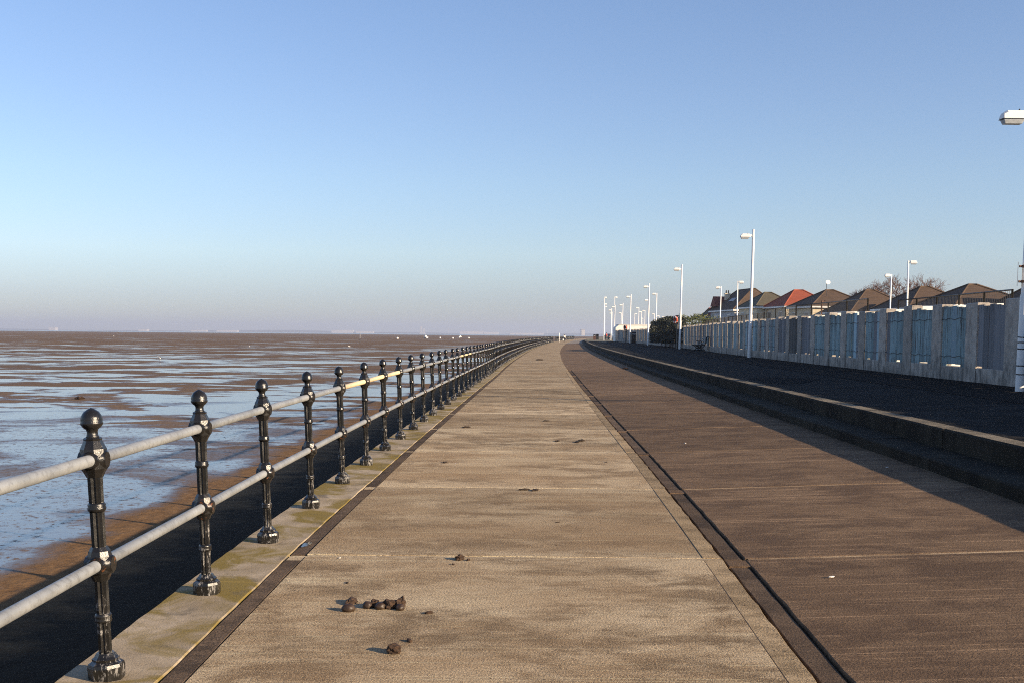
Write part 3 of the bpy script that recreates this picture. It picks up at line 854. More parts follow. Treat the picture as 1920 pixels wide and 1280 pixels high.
# road lamps behind the wall: (pixel-free) positions on the road, head direction, top height
RH = 6.2
RM = lamp_meshes("road", RH, .46, .20, .10, .075, .055, RH-.16)
rl0 = make_lamp("street_lamp", RM, False)
rlamps = [
    (74.9, 26.25, 1, 0, "white road lamp with right pointing head before the bare tree"),
    (90.8, 30.4, 0, 0, "white road lamp with left pointing head left of the bare tree"),
    (104.5, 20.85, 1, 0, "white road lamp with right pointing head before the red dormer"),
    (116.5, 21.45, 0, 0, "white road lamp with left pointing head before the slanting grey roof"),
    (136, 17.3, 0, 0, "tall road lamp right of the second promenade lamp beside the hedge, head to the left"),
    (160, 19.2, 0, 0, "road lamp just left of the lamp post beside the dark hedge"),
    (206, 23.0, 0, 0, "road lamp behind the middle of the far white building, head to the left"),
    (228, 26.7, 0, 0, "short looking far road lamp with left pointing head right of the white building"),
    (262, 32.9, 0, 0, "small far road lamp rising just above the top of the dark hedge"),
    (285, 37.0, 0, 0, "smaller far road lamp above the hedge, nearest its crown"),
    (300, 40.3, 0, 0, "smallest far road lamp above the hedge next to the white lamp post"),
    (240, 27.4, 0, 0, "second of two close road lamps right of the white building middle"),
    (330, 38.1, 0, 0, "far road lamp low over the white building roof"),
    (262, 28.4, 1, 0, "far road lamp with right pointing head behind the white building"),
    (255, 24.5, 0, 0, "thin far road lamp above the left part of the white building"),
    (226, 20.45, 1, 2.6, "tall white lamp with right pointing head rising over the far end of the wall"),
    (228, 18.5, 1, 2.6, "tall white lamp with right pointing head at the far left, first of its close pair"),
    (276, 22.5, 1, 2.6, "tall white lamp at the far left standing behind the first of its pair"),
    (300, 24.55, 1, 2.6, "farthest tall white lamp at the left with right pointing head"),
]
for i, (y, x, right, dh, lab) in enumerate(rlamps):
    o = rl0 if i == 0 else copy_tree(rl0)
    o.location = (x, y, TZ-.03); o.rotation_euler = (0, math.radians(.4), math.pi*right+jr(.25))
    o.scale = (1, 1, 1+dh/RH)
    o["label"] = lab; o["group"] = "white road lamps beyond the wall"

# ------------------------------------------------------------------ bench
def make_bench(loc, rz):
    t_ = thing("park_bench", "bench with black curled cast iron ends standing against the boarded wall", "bench", loc, rz)
    for y in (-.85, .85):
        mb = MB()
        leg = lambda pts, r=.022: mb.tube(pts, r*1.6, 6)
        leg([(-.30, y, 0), (-.22, y, .14), (-.10, y, .22), (-.20, y, .32), (-.34, y, .44)])
        leg([(.32, y, 0), (.22, y, .14), (.08, y, .22), (.20, y, .34), (.26, y, .44)])
        leg([(-.10, y, .22), (.08, y, .22)], .03); leg([(-.25, y, .10), (.25, y, .10)], .018); leg([(-.22, y, .33), (.22, y, .34)], .018)
        leg([(0, y, .10), (0, y, .44)], .025)
        leg([(-.46, y, .47), (-.34, y, .44), (.26, y, .44), (.34, y, .60), (.36, y, .80), (.40, y, .97), (.50, y, 1.03), (.57, y, .96), (.54, y, .88), (.48, y, .90)], .028)
        leg([(.02, y, .45), (.06, y, .62), (.0, y, .72), (-.16, y, .70)], .022)
        add("end_frame", mb.mesh("bench_end", MAT['bench_iron']), t_)
    for k in range(5):
        add("seat_slat", MB().box((-.36+.13*k, 0, .475), (.10, 1.86, .03), ch=.004).mesh("seat_slat", MAT['bench_slat']), t_)
    for k, (x, z) in enumerate(((.315, .58), (.335, .72), (.35, .86), (.37, .96))):
        add("back_slat", MB().box((x-.04, 0, z), (.03, 1.86, .10)).mesh("back_slat", MAT['bench_slat']), t_)
make_bench((13.2, 79.3, TZ-.005), -.05)

# ------------------------------------------------------------------ bins
def make_bin(loc, rz, w, d, h, label, panel_mat, frame_mat, group=None):
    t_ = thing("litter_bin", label, "litter bin", loc, rz, group)
    sh = MB(); tk = .03
    sh.box((0, d/2-tk/2, h/2), (w, tk, h)).box((-w/2+tk/2, 0, h/2), (tk, d, h)).box((w/2-tk/2, 0, h/2), (tk, d, h)).box((0, 0, .03), (w-2*tk, d-2*tk, .06))
    sh.box((0, -d/2+tk/2, h*.36), (w-2*tk-.002, tk, h*.66))
    add("shell", sh.mesh("bin_shell", MAT[frame_mat]), t_)
    hd = MB()
    hd.lathe([(w*.74, 0), (w*.70, .05), (w*.45, .11), (.02, .13)], 4, c=(0, 0, h+.001), rot=.5, smooth=False)
    add("lid", hd.mesh("bin_lid", MAT['black_plastic']), t_)
    add("liner", MB().box((0, .0, h*.33), (w*.8, d*.7, h*.55)).mesh("bin_liner", MAT['black_plastic']), t_)
    add("front_panel", MB().box((0, -d/2-.008, h*.86), (w*.66, .012, h*.11)).mesh("bin_panel", MAT[panel_mat]), t_)
make_bin((17.0, 158.0, TZ-.005), .15, .76, .6, 1.45, "tall black bin with a pale panel near its top against the wall", 'pale_panel', 'black_plastic')
make_bin((18.65, 256, TZ1-.005), -.1, .62, .6, 1.15, "brown framed litter bin in the sun on the far terrace", 'pale_panel', 'bin_rust', "pair of bins on the far terrace")
make_bin((20.2, 268, TZ1-.005), -.1, .62, .6, 1.25, "black litter bin behind the brown framed one on the far terrace", 'black_plastic', 'black_plastic', "pair of bins on the far terrace")

# ------------------------------------------------------------------ lifebuoy posts
def make_lifebuoy(loc, rz, label, h, postmat):
    t_ = thing("lifebuoy_post", label, "lifebuoy", loc, rz)
    add("post", MB().box((0, .1, h/2), (.16, .12, h), ch=.02).mesh("lifebuoy_post", MAT[postmat]), t_)
    add("backboard", MB().box((0, .02, h-.12), (.62, .03, .8), ch=.01).mesh("lifebuoy_board", MAT[postmat]), t_)
    V = []; F = []; R_, r_, n, m = .27, .08, 20, 8
    for i in range(n):
        a = 2*math.pi*i/n
        for j in range(m):
            b = 2*math.pi*j/m; V.append(((R_+r_*math.cos(b))*math.cos(a), -.09+r_*math.sin(b), h-.1+(R_+r_*math.cos(b))*math.sin(a)))
    for i in range(n):
        for j in range(m): F.append((i*m+j, i*m+(j+1) % m, ((i+1) % n)*m+(j+1) % m, ((i+1) % n)*m+j))
    mb = MB(); mb.poly(V, F, 0, True); ring = add("lifebuoy_ring", mb.mesh("lifebuoy_ring", MAT['red']), t_)
    for k in range(4):
        a = math.pi/4+k*math.pi/2
        mb = MB().box((R_*math.cos(a), -.09, h-.1+R_*math.sin(a)), (.11, .18, .18), M=Matrix.Rotation(-a, 4, 'Y'))
        add("band", mb.mesh("ring_band", MAT['white']), ring)
make_lifebuoy((13.72, 94.2, TZ-.005), -1.35, "orange lifebuoy on a dark post next to the lamp and dark hedge", 2.5, 'dark_metal')
make_lifebuoy((16.85, 168, TZ-.005), -.9, "orange red lifebuoy on a black post before the far boarded wall", 2.35, 'black_plastic')

# ------------------------------------------------------------------ hedges, trees
def m_leaf(name, a, b):
    t_ = NT(name); n = t_.noise(t_.pos(), 3.5, 3); r = t_.noise(t_.pos(), 40, 2)
    c = t_.mix(t_.ramp(t_.math('ADD', t_.math('MULTIPLY', n, .5), t_.math('MULTIPLY', r, .5)), .35, .65), a, b)
    return t_.fin(c, .6)
MAT['leaf'] = m_leaf("hedge_leaf", (.035, .05, .012), (.11, .12, .03))
MAT['leaf_dark'] = m_leaf("ivy_leaf", (.006, .009, .003), (.020, .026, .008))
MAT['bark'] = plain("grey_brown_bark", (.14, .10, .085), .9, .3, 4)
MAT['twig'] = plain("reddish_twig", (.15, .085, .065), .9, .3, 4)
def leaf_mass(mb, test, box_, n, size, seed, up=0.):
    r_ = random.Random(seed); c = 0; tries = 0
    while c < n and tries < n*20:
        tries += 1
        p = Vector([r_.uniform(a, b) for a, b in box_])
        if not test(p): continue
        c += 1
        s_ = size*r_.uniform(.6, 1.4)
        q = Matrix.Rotation(r_.uniform(0, 6.28), 3, 'Z') @ Matrix.Rotation(r_.uniform(-1.3, 1.3), 3, 'X') @ Matrix.Rotation(r_.uniform(0, 6.28), 3, 'Y')
        mb._add([p+q @ Vector(v) for v in ((-s_, 0, 0), (0, -s_*.55, s_*.1), (s_, 0, 0), (0, s_*.55, s_*.1))], [(0, 1, 2, 3)])
def hedge(name, label, loc, dims, n, mat_leaf, seed, lump=.18, stems=8):
    t_ = thing(name, label, "hedge", loc)
    lx, ly, lz = dims
    nz = random.Random(seed); ph = [nz.uniform(0, 6) for _ in range(6)]
    def test(p):
        top = lz*(1-.14*(2*p.y/ly)**2-.06*math.sin(p.y*2.3+ph[0])-.05*math.sin(p.x*3+ph[1]))
        u = abs(2*p.x/lx)**4+abs(2*p.y/ly)**6
        if p.z > top or u > 1+lump*math.sin(p.z*5+p.y*4+ph[2]): return False
        return (top-p.z < .35) or u > .45 or nz.random() < .15
    mb = MB(); leaf_mass(mb, test, ((-lx/2*1.1, lx/2*1.1), (-ly/2*1.05, ly/2*1.05), (.35, lz*1.08)), n, .085, seed)
    o = add("foliage", mb.mesh("foliage", MAT[mat_leaf]), t_); o["kind"] = "stuff"
    mb = MB()
    for k in range(stems):
        x, y = nz.uniform(-lx/3, lx/3), nz.uniform(-ly/2.3, ly/2.3)
        mb.tube([(x, y, 0), (x+.1, y+.1, lz*.4), (x-.1, y, lz*.8)], [.05, .035, .015], 5)
    add("stem", mb.mesh("stems", MAT['bark']), t_)
hedge("hedge", "dark overgrown hedge hanging over the wall between two lamp posts", (14.9, 108.5, TZ), (1.7, 17, 2.75), 9000, 'leaf_dark', 3)
hedge("hedge", "sunlit green bush rising behind the wall right of the lifebuoy", (17.4, 106, TZ), (3.4, 9, 2.95), 4200, 'leaf', 5)
hedge("hedge", "low sunlit green bush behind the wall left of the dark hedge", (18.6, 132, TZ), (2.5, 12, 2.8), 3000, 'leaf', 8)

def bare_tree(name, label, loc, height, spread, seed, mat):
    t_ = thing(name, label, "tree", loc)
    r_ = random.Random(seed)
    tr = MB(); tr.tube([(0, 0, -.1), (.1, 0, height*.15), (.05, .05, height*.3)], [.32, .26, .2], 8)
    add("trunk", tr.mesh("trunk", MAT['bark']), t_)
    cr = MB(); count = [0]
    def grow(p, d, L_, r, depth):
        n = 3; pts = [p]; q = p.copy(); dd = d.copy()
        for _ in range(n):
            dd = (dd+Vector((r_.gauss(0, .14), r_.gauss(0, .14), r_.gauss(.03, .1)))).normalized()
            q = q+dd*L_/n; pts.append(q.copy())
        rr = [r*(1-.45*i/n) for i in range(n+1)]
        cr.tube(pts, rr, 4 if depth > 1 else 6, cap=False); count[0] += 1
        if depth >= 6: return
        nb_ = 3 if depth < 4 else 5
        for k in range(nb_):
            sd = Vector((r_.gauss(0, 1), r_.gauss(0, 1), r_.gauss(.15, .55))).normalized()
            nd = (dd*.8+sd*.75).normalized()
            grow(pts[r_.choice((2, 3, 3))], nd, L_*r_.uniform(.62, .82), max(r*.58, .020), depth+1)
    for k in range(8):
        a = 2*math.pi*k/8+r_.uniform(-.3, .3)
        grow(Vector((.05, .05, height*.28)), Vector((math.cos(a)*spread, math.sin(a)*spread, .85)).normalized(), height*.27, .13, 2)
    add("crown", cr.mesh("crown", MAT[mat]), t_)
bare_tree("bare_tree", "large leafless tree behind the brown roofs", (51.0, 146, TZ), 10.4, 1.0, 4, 'twig')
bare_tree("bare_tree", "smaller reddish leafless tree left of the large bare one", (47.2, 148, TZ), 7.8, .9, 9, 'twig')
def spiky(label, loc, h, seed):
    t_ = thing("evergreen_shrub", label, "shrub", loc); r_ = random.Random(seed)
    add("stem", MB().tube([(0, 0, 0), (0, 0, h*.7)], [.12, .07], 6).mesh("shrub_stem", MAT['bark']), t_)
    mb = MB()
    for k in range(150):
        a = r_.uniform(0, 6.28); e = r_.uniform(-.1, 1.3); L_ = r_.uniform(.5, 1.1); z0 = h*r_.uniform(.45, .72); x0, y0 = r_.gauss(0, .5), r_.gauss(0, .5)
        d = Vector((math.cos(a)*math.cos(e), math.sin(a)*math.cos(e), math.sin(e))); p = Vector((x0, y0, z0)); w_ = d.cross(Vector((0, 0, 1))).normalized()*.05
        mb.poly([p-w_, p+w_, p+d*L_], [(0, 1, 2)])
    add("leaf", mb.mesh("shrub_leaves", MAT['leaf_dark']), t_)["kind"] = "stuff"
spiky("dark spiky evergreen shrub between two brown roofs", (43.6, 146, TZ), 6.7, 2)
spiky("second dark spiky evergreen nearer the roof peak", (45.3, 146, TZ), 7.1, 6)

# ------------------------------------------------------------------ houses beyond the wall
def m_roof(name, a, b):
    t_ = NT(name); p = t_.pos(); z = t_.sep(p)[2]
    n = t_.noise(p, 1.6, 5, .65); f = t_.noise(p, 18, 3)
    row = t_.math('FRACT', t_.math('MULTIPLY', z, 5.2))
    c = t_.mix(t_.ramp(t_.math('ADD', t_.math('MULTIPLY', n, .6), t_.math('MULTIPLY', f, .4)), .35, .65), a, b)
    c = t_.mix(t_.math('MULTIPLY', t_.ramp(row, .82, 1), .35), c, tuple(x*.5 for x in a))
    return t_.fin(c, .85, None, t_.bump(row, .02, .5))
MAT['roof_brown'] = m_roof("brown_roof_tiles", (.058, .034, .019), (.10, .06, .034))
MAT['roof_olive'] = m_roof("olive_grey_roof_tiles", (.07, .058, .035), (.105, .088, .054))
MAT['roof_red'] = m_roof("orange_red_roof_tiles", (.22, .045, .018), (.30, .065, .026))
MAT['roof_dull'] = m_roof("dull_red_roof_tiles", (.14, .036, .022), (.20, .055, .034))
MAT['cream'] = plain("cream_render", (.66, .56, .40), .85, .12, 1.2)
MAT['greyrender'] = plain("grey_render", (.42, .42, .43), .85, .15, 1.2)
MAT['brick'] = plain("red_brick", (.24, .09, .06), .9, .3, 5)
MAT['pane'] = NT("window_glass").fin((.03, .035, .04), .08)
MAT['fascia'] = plain("white_fascia", (.78, .76, .72), .6, .08, 3)

def house(label, x, y, w, l, ez, rz_, ridge, roofm, wallm, rot=0., lean=None, chim=(), ridge_y=0., dormer=None, skylight=False):
    t_ = thing("house", label, "house", (x, y, TZ-.02), rot, None)
    ez -= TZ-.02; rz_ -= TZ-.02
    add("wall", MB().box((0, 0, ez/2), (w, l, ez)).mesh("house_wall", MAT[wallm]), t_)
    ov = .35; hw, hl = w/2+ov, l/2+ov; r = ridge/2; rl = ridge_y/2
    zb = ez+.004
    V = [(-hw, -hl, zb), (hw, -hl, zb), (hw, hl, zb), (-hw, hl, zb), (-r, -rl, rz_), (r, -rl, rz_), (r, rl, rz_), (-r, rl, rz_)]
    F = [(0, 1, 5, 4), (1, 2, 6, 5), (2, 3, 7, 6), (3, 0, 4, 7), (3, 2, 1, 0)]
    if rl > 0 or r > 0: F.append((4, 5, 6, 7))
    rf = add("roof", MB().poly(V, F).mesh("roof", MAT[roofm]), t_)
    # ridge and hip tiles
    mb = MB()
    for a, b in ((0, 4), (1, 5), (4, 5), (5, 6), (4, 7), (2, 6), (3, 7)):
        A, B = Vector(V[a]), Vector(V[b])
        if (A-B).length > .05: mb.tube([A+Vector((0, 0, .03)), B+Vector((0, 0, .03))], .09, 5)
    add("ridge_tiles", mb.mesh("ridge_tiles", MAT[roofm]), rf)
    fb = MB()
    for cx, cy, dx, dy in ((0, -hl-.02, 2*hw, .04), (0, hl+.02, 2*hw, .04), (-hw-.02, 0, .04, 2*hl), (hw+.02, 0, .04, 2*hl)):
        fb.box((cx, cy, zb-.10), (dx, dy, .2))
    add("fascia", fb.mesh("fascia", MAT['fascia']), t_)
    for fx, sx in ((-w*.24, 1.3), (w*.24, 1.3)):
        f = add("window", MB().box((fx, -l/2-.02, ez-1.25), (sx, .08, 1.15)).mesh("window", MAT['fascia']), t_)
        for q in (-1, 1): add("pane", MB().box((fx+q*sx*.235, -l/2-.062, ez-1.25), (sx*.42, .02, .98)).mesh("pane", MAT['pane']), f)
    for fy in (-l*.27, l*.27):
        f = add("window", MB().box((-w/2-.02, fy, ez-1.25), (.08, 1.3, 1.15)).mesh("window_side", MAT['fascia']), t_)
        for q in (-1, 1): add("pane", MB().box((-w/2-.062, fy+q*.305, ez-1.25), (.02, .55, .98)).mesh("pane_side", MAT['pane']), f)
    for cx, cy, ch, cm in chim:
        zc = rz_-1.6
        c = add("chimney", MB().box((cx, cy, zc+(1.6+ch)/2), (.75, .55, 1.6+ch)).box((cx, cy, rz_+ch+.05), (.87, .67, .10)).mesh("chimney", MAT[cm]), t_)
        for q in (-.18, .18): add("chimney_pot", MB().lathe([(.11, 0), (.09, .45), (.11, .5)], 8, c=(cx+q, cy, rz_+ch+.101)).mesh("chimney_pot", MAT['brick' if cm == 'brick' else 'dark_metal']), c)
    if lean:
        lx, ly, lw, ll, le, lr = lean                   # smaller hipped wing in front
        le -= TZ-.02; lr -= TZ-.02
        add("wing_wall", MB().box((lx, ly, le/2), (lw, ll, le)).mesh("wing_wall", MAT[wallm]), t_)
        a, b = lw/2+.3, ll/2+.3
        V2 = [(lx-a, ly-b, le+.004), (lx+a, ly-b, le+.004), (lx+a, ly+b, le+.004), (lx-a, ly+b, le+.004), (lx, ly-b+a*.9, lr), (lx, ly+b, lr)]
        add("wing_roof", MB().poly(V2, [(0, 1, 4), (1, 2, 5, 4), (3, 0, 4, 5), (2, 3, 5), (3, 2, 1, 0)]).mesh("wing_roof", MAT[roofm]), t_)
        add("wing_fascia", MB().box((lx, ly-b-.02, le-.09), (2*a, .04, .18)).box((lx-a-.02, ly, le-.09), (.04, 2*b, .18)).mesh("wing_fascia", MAT['fascia']), t_)
        f = add("window", MB().box((lx, ly-ll/2-.02, le-1.), (lw*.5, .08, 1.1)).mesh("wing_window", MAT['fascia']), t_)
        add("pane", MB().box((lx, ly-ll/2-.062, le-1.), (lw*.44, .02, .95)).mesh("wing_pane", MAT['pane']), f)
    if dormer:
        dx, dy, dw, dl, dz0, dz1, dm = dormer
        dz0 -= TZ-.02; dz1 -= TZ-.02
        d = add("dormer", MB().poly([(dx-dw/2, dy-dl/2, dz0), (dx+dw/2, dy-dl/2, dz0), (dx+dw/2, dy-.0, dz1), (dx-dw/2, dy-.0, dz1), (dx-dw/2, dy+dl/2, dz0), (dx+dw/2, dy+dl/2, dz0)],
                [(0, 1, 2, 3), (3, 2, 5, 4), (0, 3, 4), (1, 5, 2), (0, 4, 5, 1)]).mesh("dormer", MAT[dm]), t_)
    if skylight:
        u = .45; mid = (Vector(V[0])+Vector(V[3])).lerp(Vector(V[4])+Vector(V[7]), u)/2 if False else None
        a = Vector(V[0]).lerp(Vector(V[4]), .42); b = Vector(V[3]).lerp(Vector(V[7]), .42); c = Vector(V[0]).lerp(Vector(V[4]), .58); d = Vector(V[3]).lerp(Vector(V[7]), .58)
        p0, p1 = a.lerp(b, .35), a.lerp(b, .6); q0, q1 = c.lerp(d, .35), c.lerp(d, .6); off = Vector((-.05, 0, .05))
        add("skylight", MB().quad(*[p+off for p in (p1, p0, q0, q1)]).mesh("skylight", MAT['pale_panel']), rf)
    return t_
TW = .12
house("brown hipped house at the far right edge beside the nearest lamp post", 47.6, 97, 9.5, 8, 4.2, 7.5, 1.6, 'roof_brown', 'brick', TW, (-1.6, -5.4, 3.4, 3.4, 2.9, 4.9))
house("broad brown hipped house right of the bare tree with a lower dark wing", 42.4, 104, 7.2, 8, 4.6, 6.55, .8, 'roof_brown', 'brick', TW, (1.2, -4.8, 5.2, 2.6, 3.3, 4.7), ((6.5, 6, -1., 'brick'),))
house("brown hipped house in front of the large bare tree", 42.4, 116, 7.0, 8, 4.6, 6.85, 1.0, 'roof_brown', 'cream', TW, (-1.0, -5.4, 3.8, 3.4, 3.2, 4.8))
house("brown hipped house right of the spiky evergreens with a mast before its roof", 41.2, 130, 7.6, 8, 4.5, 7.05, 1.0, 'roof_brown', 'cream', TW, (-1.6, -5.4, 4.2, 3.4, 3.4, 5.3))
house("brown hipped house right of the bright orange red roof", 40.2, 143, 7.6, 8, 5.4, 7.55, 1.0, 'roof_brown', 'cream', TW, (-1.8, -5.0, 3.6, 2.6, 3.9, 5.2))
house("cream house with the bright orange red hipped roof", 39.3, 155, 6.6, 8, 5.7, 8.0, 1.3, 'roof_red', 'cream', TW)
house("cream house with olive grey hipped roof left of the orange red one", 36.9, 163, 6.0, 8, 5.8, 7.95, 1.0, 'roof_olive', 'cream', TW)
house("grey house with big dark roof, cream chimney and red dormer behind the tall lamp", 36.2, 175, 7.5, 12, 5.6, 8.85, .5, 'roof_brown', 'greyrender', TW, None, ((-1.9, 3.5, -.6, 'cream'), (.6, -1.5, -.5, 'brick')), 7., (-2.5, 4.8, 2.6, 3.0, 6.3, 7.9, 'roof_dull'), True)
house("house with long dull red roof left of the red dormer", 37.4, 190, 7, 9, 4.9, 7.3, .5, 'roof_dull', 'greyrender', TW, None, ((1.5, 2, -.2, 'brick'),), 5.)
house("house with slanting olive grey roof behind the left road lamp", 38.4, 203, 7.2, 10, 4.8, 7.8, .8, 'roof_olive', 'greyrender', TW, None, (), 5.)
house("farthest house with small red gabled roof at the left end of the row", 41.6, 226, 6.0, 8, 5.0, 7.2, 4.5, 'roof_red', 'greyrender', TW, None, ((3.2, 3, -.2, 'brick'),), .2)

# low white building beyond the wall
wb = thing("white_building", "long low flat roofed white building rising over the far boarded wall", "building", (21.4, 203, TZ-.02), 0)
mb = MB(); P4 = [(-3.05, 0), (3.2, 0), (3.2, 2.86), (-2.45, 2.92), (-3.05, 2.45)]
mb.poly([(x, -2.5, z) for x, z in P4]+[(x, 2.5, z) for x, z in P4], [(0, 1, 2, 3, 4), (9, 8, 7, 6, 5)]+[(i, i+5, (i+1) % 5+5, (i+1) % 5) for i in range(5)])
add("wall", mb.mesh("white_building_wall", MAT['white']), wb)
add("roof", MB().box((.4, 0, 2.99), (5.9, 5.3, .10)).mesh("white_building_roof", MAT['white']), wb)

# ------------------------------------------------------------------ tall mesh fences behind the wall
def court_fence(label, pts, z_top, step):
    t_ = thing("mesh_fence", label, "fence", (pts[0][0], pts[0][1], TZ-.02))
    P_ = [Vector((x, y, 0)) for x, y in pts]
    bars = MB(); rails = MB()
    for a, b in zip(P_, P_[1:]):
        L_ = (b-a).length; n = max(1, round(L_/step)); d = (b-a)/n
        for k in range(n+1):
            p = a+d*k
            add("post", MB().tube([(p.x, p.y, TZ-.05), (p.x, p.y, z_top)], .035, 6).mesh("fence_post", MAT['dark_metal']), t_, True)
        for zz in (z_top-.02, z_top-.85, TZ+1.0):
            add("rail", MB().tube([(a.x, a.y, zz), (b.x, b.y, zz)], .028, 6).mesh("fence_rail", MAT['dark_metal']), t_, True)
        m = int(L_/.14)
        for k in range(m):
            p = a.lerp(b, (k+.5)/m)
            bars.box((p.x, p.y, (TZ+z_top)/2), (.008, .008, z_top-TZ-.1))
        for k in range(int((z_top-TZ)/.25)):
            zz = TZ+.2+.25*k; bars.tube([(a.x, a.y, zz), (b.x, b.y, zz)], .004, 3)
    o = add("mesh_panel", bars.mesh("mesh_panel", MAT['dark_metal']), t_, True); o["kind"] = "stuff"
court_fence("near stretch of tall dark mesh fence behind the wall at the right", [(15.6, 35.2), (15.75, 46)], 3.15, 2.4)
court_fence("middle stretch of tall dark mesh fence behind the wall below the brown roofs", [(14.5, 46), (14.35, 57), (14.9, 66)], 3.2, 2.6)
court_fence("far dense stretch of tall dark mesh fence behind the wall left of the tall lamp", [(14.95, 67), (16.1, 84), (17.6, 104)], 3.05, 2.6)
t_ = thing("aerial", "thin aerial mast with a small white dish above a brown roof", "aerial", (39.2, 141, 7.3))
add("mast", MB().tube([(0, 0, -.6), (0, 0, 1.2)], .03, 6).mesh("mast", MAT['dark_metal']), t_)
add("dish", MB().lathe([(.02, 0), (.2, .06), (.3, .16)], 10).mesh("dish", MAT['fascia']), t_, loc=(.15, 0, 1.1), rot=(1.2, 0, 0))
t_ = thing("red_mast", "slim rusty post with short arm before the brown roof right of the orange one", "post", (18.1, 66, TZ-.02))
add("pole", MB().tube([(0, 0, 0), (0, 0, 3.2)], .04, 6).mesh("red_pole", MAT['rust']), t_)
add("arm", MB().tube([(0, 0, 3.15), (.2, 0, 3.2)], .03, 6).mesh("red_arm", MAT['rust']), t_)

# ------------------------------------------------------------------ people
def skin_body(name, verts, edges, rad, mat, parent, root=0):
    me = bpy.data.meshes.new(name); me.from_pydata(verts, edges, [])
    o = add(name, me, parent)
    sm = o.modifiers.new("skin", 'SKIN'); me.skin_vertices.new() if not me.skin_vertices else None
    for i, r in enumerate(rad):
        sv = me.skin_vertices[0].data[i]; sv.radius = (r, r); sv.use_root = (i == root)
    o.modifiers.new("sub", 'SUBSURF').levels = 1
    o.modifiers["sub"].render_levels = 1
    me.materials.append(mat); return o
MAT['cloth_white'] = plain("white_top", (.78, .75, .70), .9, .08, 9)
MAT['cloth_dark'] = plain("dark_trousers", (.02, .02, .025), .9, .3, 9)
MAT['cloth_red'] = plain("red_jacket", (.50, .06, .05), .9, .2, 9)
MAT['cloth_grey'] = plain("grey_trousers", (.16, .15, .14), .9, .2, 9)
MAT['skin'] = plain("skin", (.42, .25, .18), .6, .1, 9)
MAT['hair'] = plain("dark_hair", (.02, .014, .01), .7, .3, 30)
def person(label, loc, rz, top, legs, bag):
    t_ = thing("person", label, "person", loc, rz)
    V = [(0, 0, .93), (0, .01, 1.18), (0, .02, 1.40), (0, .02, 1.48), (0, 0, 1.56), (0, -.01, 1.64),
         (-.19, .02, 1.38), (-.26, .06, 1.10), (-.27, -.02, .86), (-.27, -.05, .77), (.19, .02, 1.38), (.26, -.03, 1.10), (.27, -.10, .87), (.27, -.13, .78),
         (-.095, 0, .90), (-.10, -.10, .50), (-.10, -.02, .09), (-.10, -.15, .04), (.095, 0, .90), (.10, .06, .50), (.10, .22, .12), (.10, .12, .04)]
    E_ = [(0, 1), (1, 2), (2, 3), (3, 4), (4, 5), (2, 6), (6, 7), (7, 8), (8, 9), (2, 10), (10, 11), (11, 12), (12, 13), (0, 14), (14, 15), (15, 16), (16, 17), (0, 18), (18, 19), (19, 20), (20, 21)]
    R_ = [.15, .14, .12, .055, .085, .09, .065, .048, .036, .032, .065, .048, .036, .032, .095, .065, .045, .04, .095, .065, .045, .04]
    skin_body("body", V, E_, R_, MAT['skin'], t_)
    sl = [0, 1, 2, 6, 7, 8, 10, 11, 12]
    idx = {v: i for i, v in enumerate(sl)}
    skin_body("jacket", [V[i] for i in sl], [(idx[a], idx[b]) for a, b in E_ if a in idx and b in idx], [R_[i]*1.22 for i in sl], MAT[top], t_)
    sl = [0, 14, 15, 16, 18, 19, 20]; idx = {v: i for i, v in enumerate(sl)}
    skin_body("trousers", [V[i] for i in sl], [(idx[a], idx[b]) for a, b in E_ if a in idx and b in idx], [R_[i]*1.2 for i in sl], MAT[legs], t_)
    add("hair", MB().lathe([(.05, -.10), (.100, -.02), (.105, .03), (.07, .09), (.01, .115)], 10, c=(0, .025, 1.62)).mesh("hair", MAT['hair']), t_)
    for x in (-.10, .10):
        add("shoe", MB().box((x, -.10 if x < 0 else .16, .04), (.10, .27, .085), ch=.02).mesh("shoe", MAT['cloth_dark']), t_)
    if bag:
        b = thing("carrier_bag", "white carrier bag in the walking person's left hand", "bag", (loc[0]-.30, loc[1]-.05, .28))
        add("bag_body", MB().lathe([(.11, 0), (.17, .06), (.16, .28), (.08, .42)], 10).mesh("bag_body", MAT['cloth_white']), b)
        add("bag_handle", MB().tube([(-.06, 0, .41), (0, 0, .50), (.06, 0, .41)], .012, 5).mesh("bag_handle", MAT['cloth_white']), b)
person("person in white top and dark trousers walking far down the promenade", (11.95, 260, .004), math.pi, 'cloth_white', 'cloth_dark', True)
person("person in red top standing at the foot of the farthest white lamps", (21.9, 262, TZ1-.004), 1.2, 'cloth_red', 'cloth_grey', False)
t_ = thing("marker_post", "short white post beside the walking person at the railing gap", "post", (11.0, 265, .004))
add("shaft", MB().lathe([(.085, 0), (.08, 1.95), (.05, 2.02)], 10).mesh("marker_shaft", MAT['lamp_white']), t_)
add("foot", MB().lathe([(.15, 0), (.14, .06), (.09, .08)], 10).mesh("marker_foot", MAT['white']), t_)

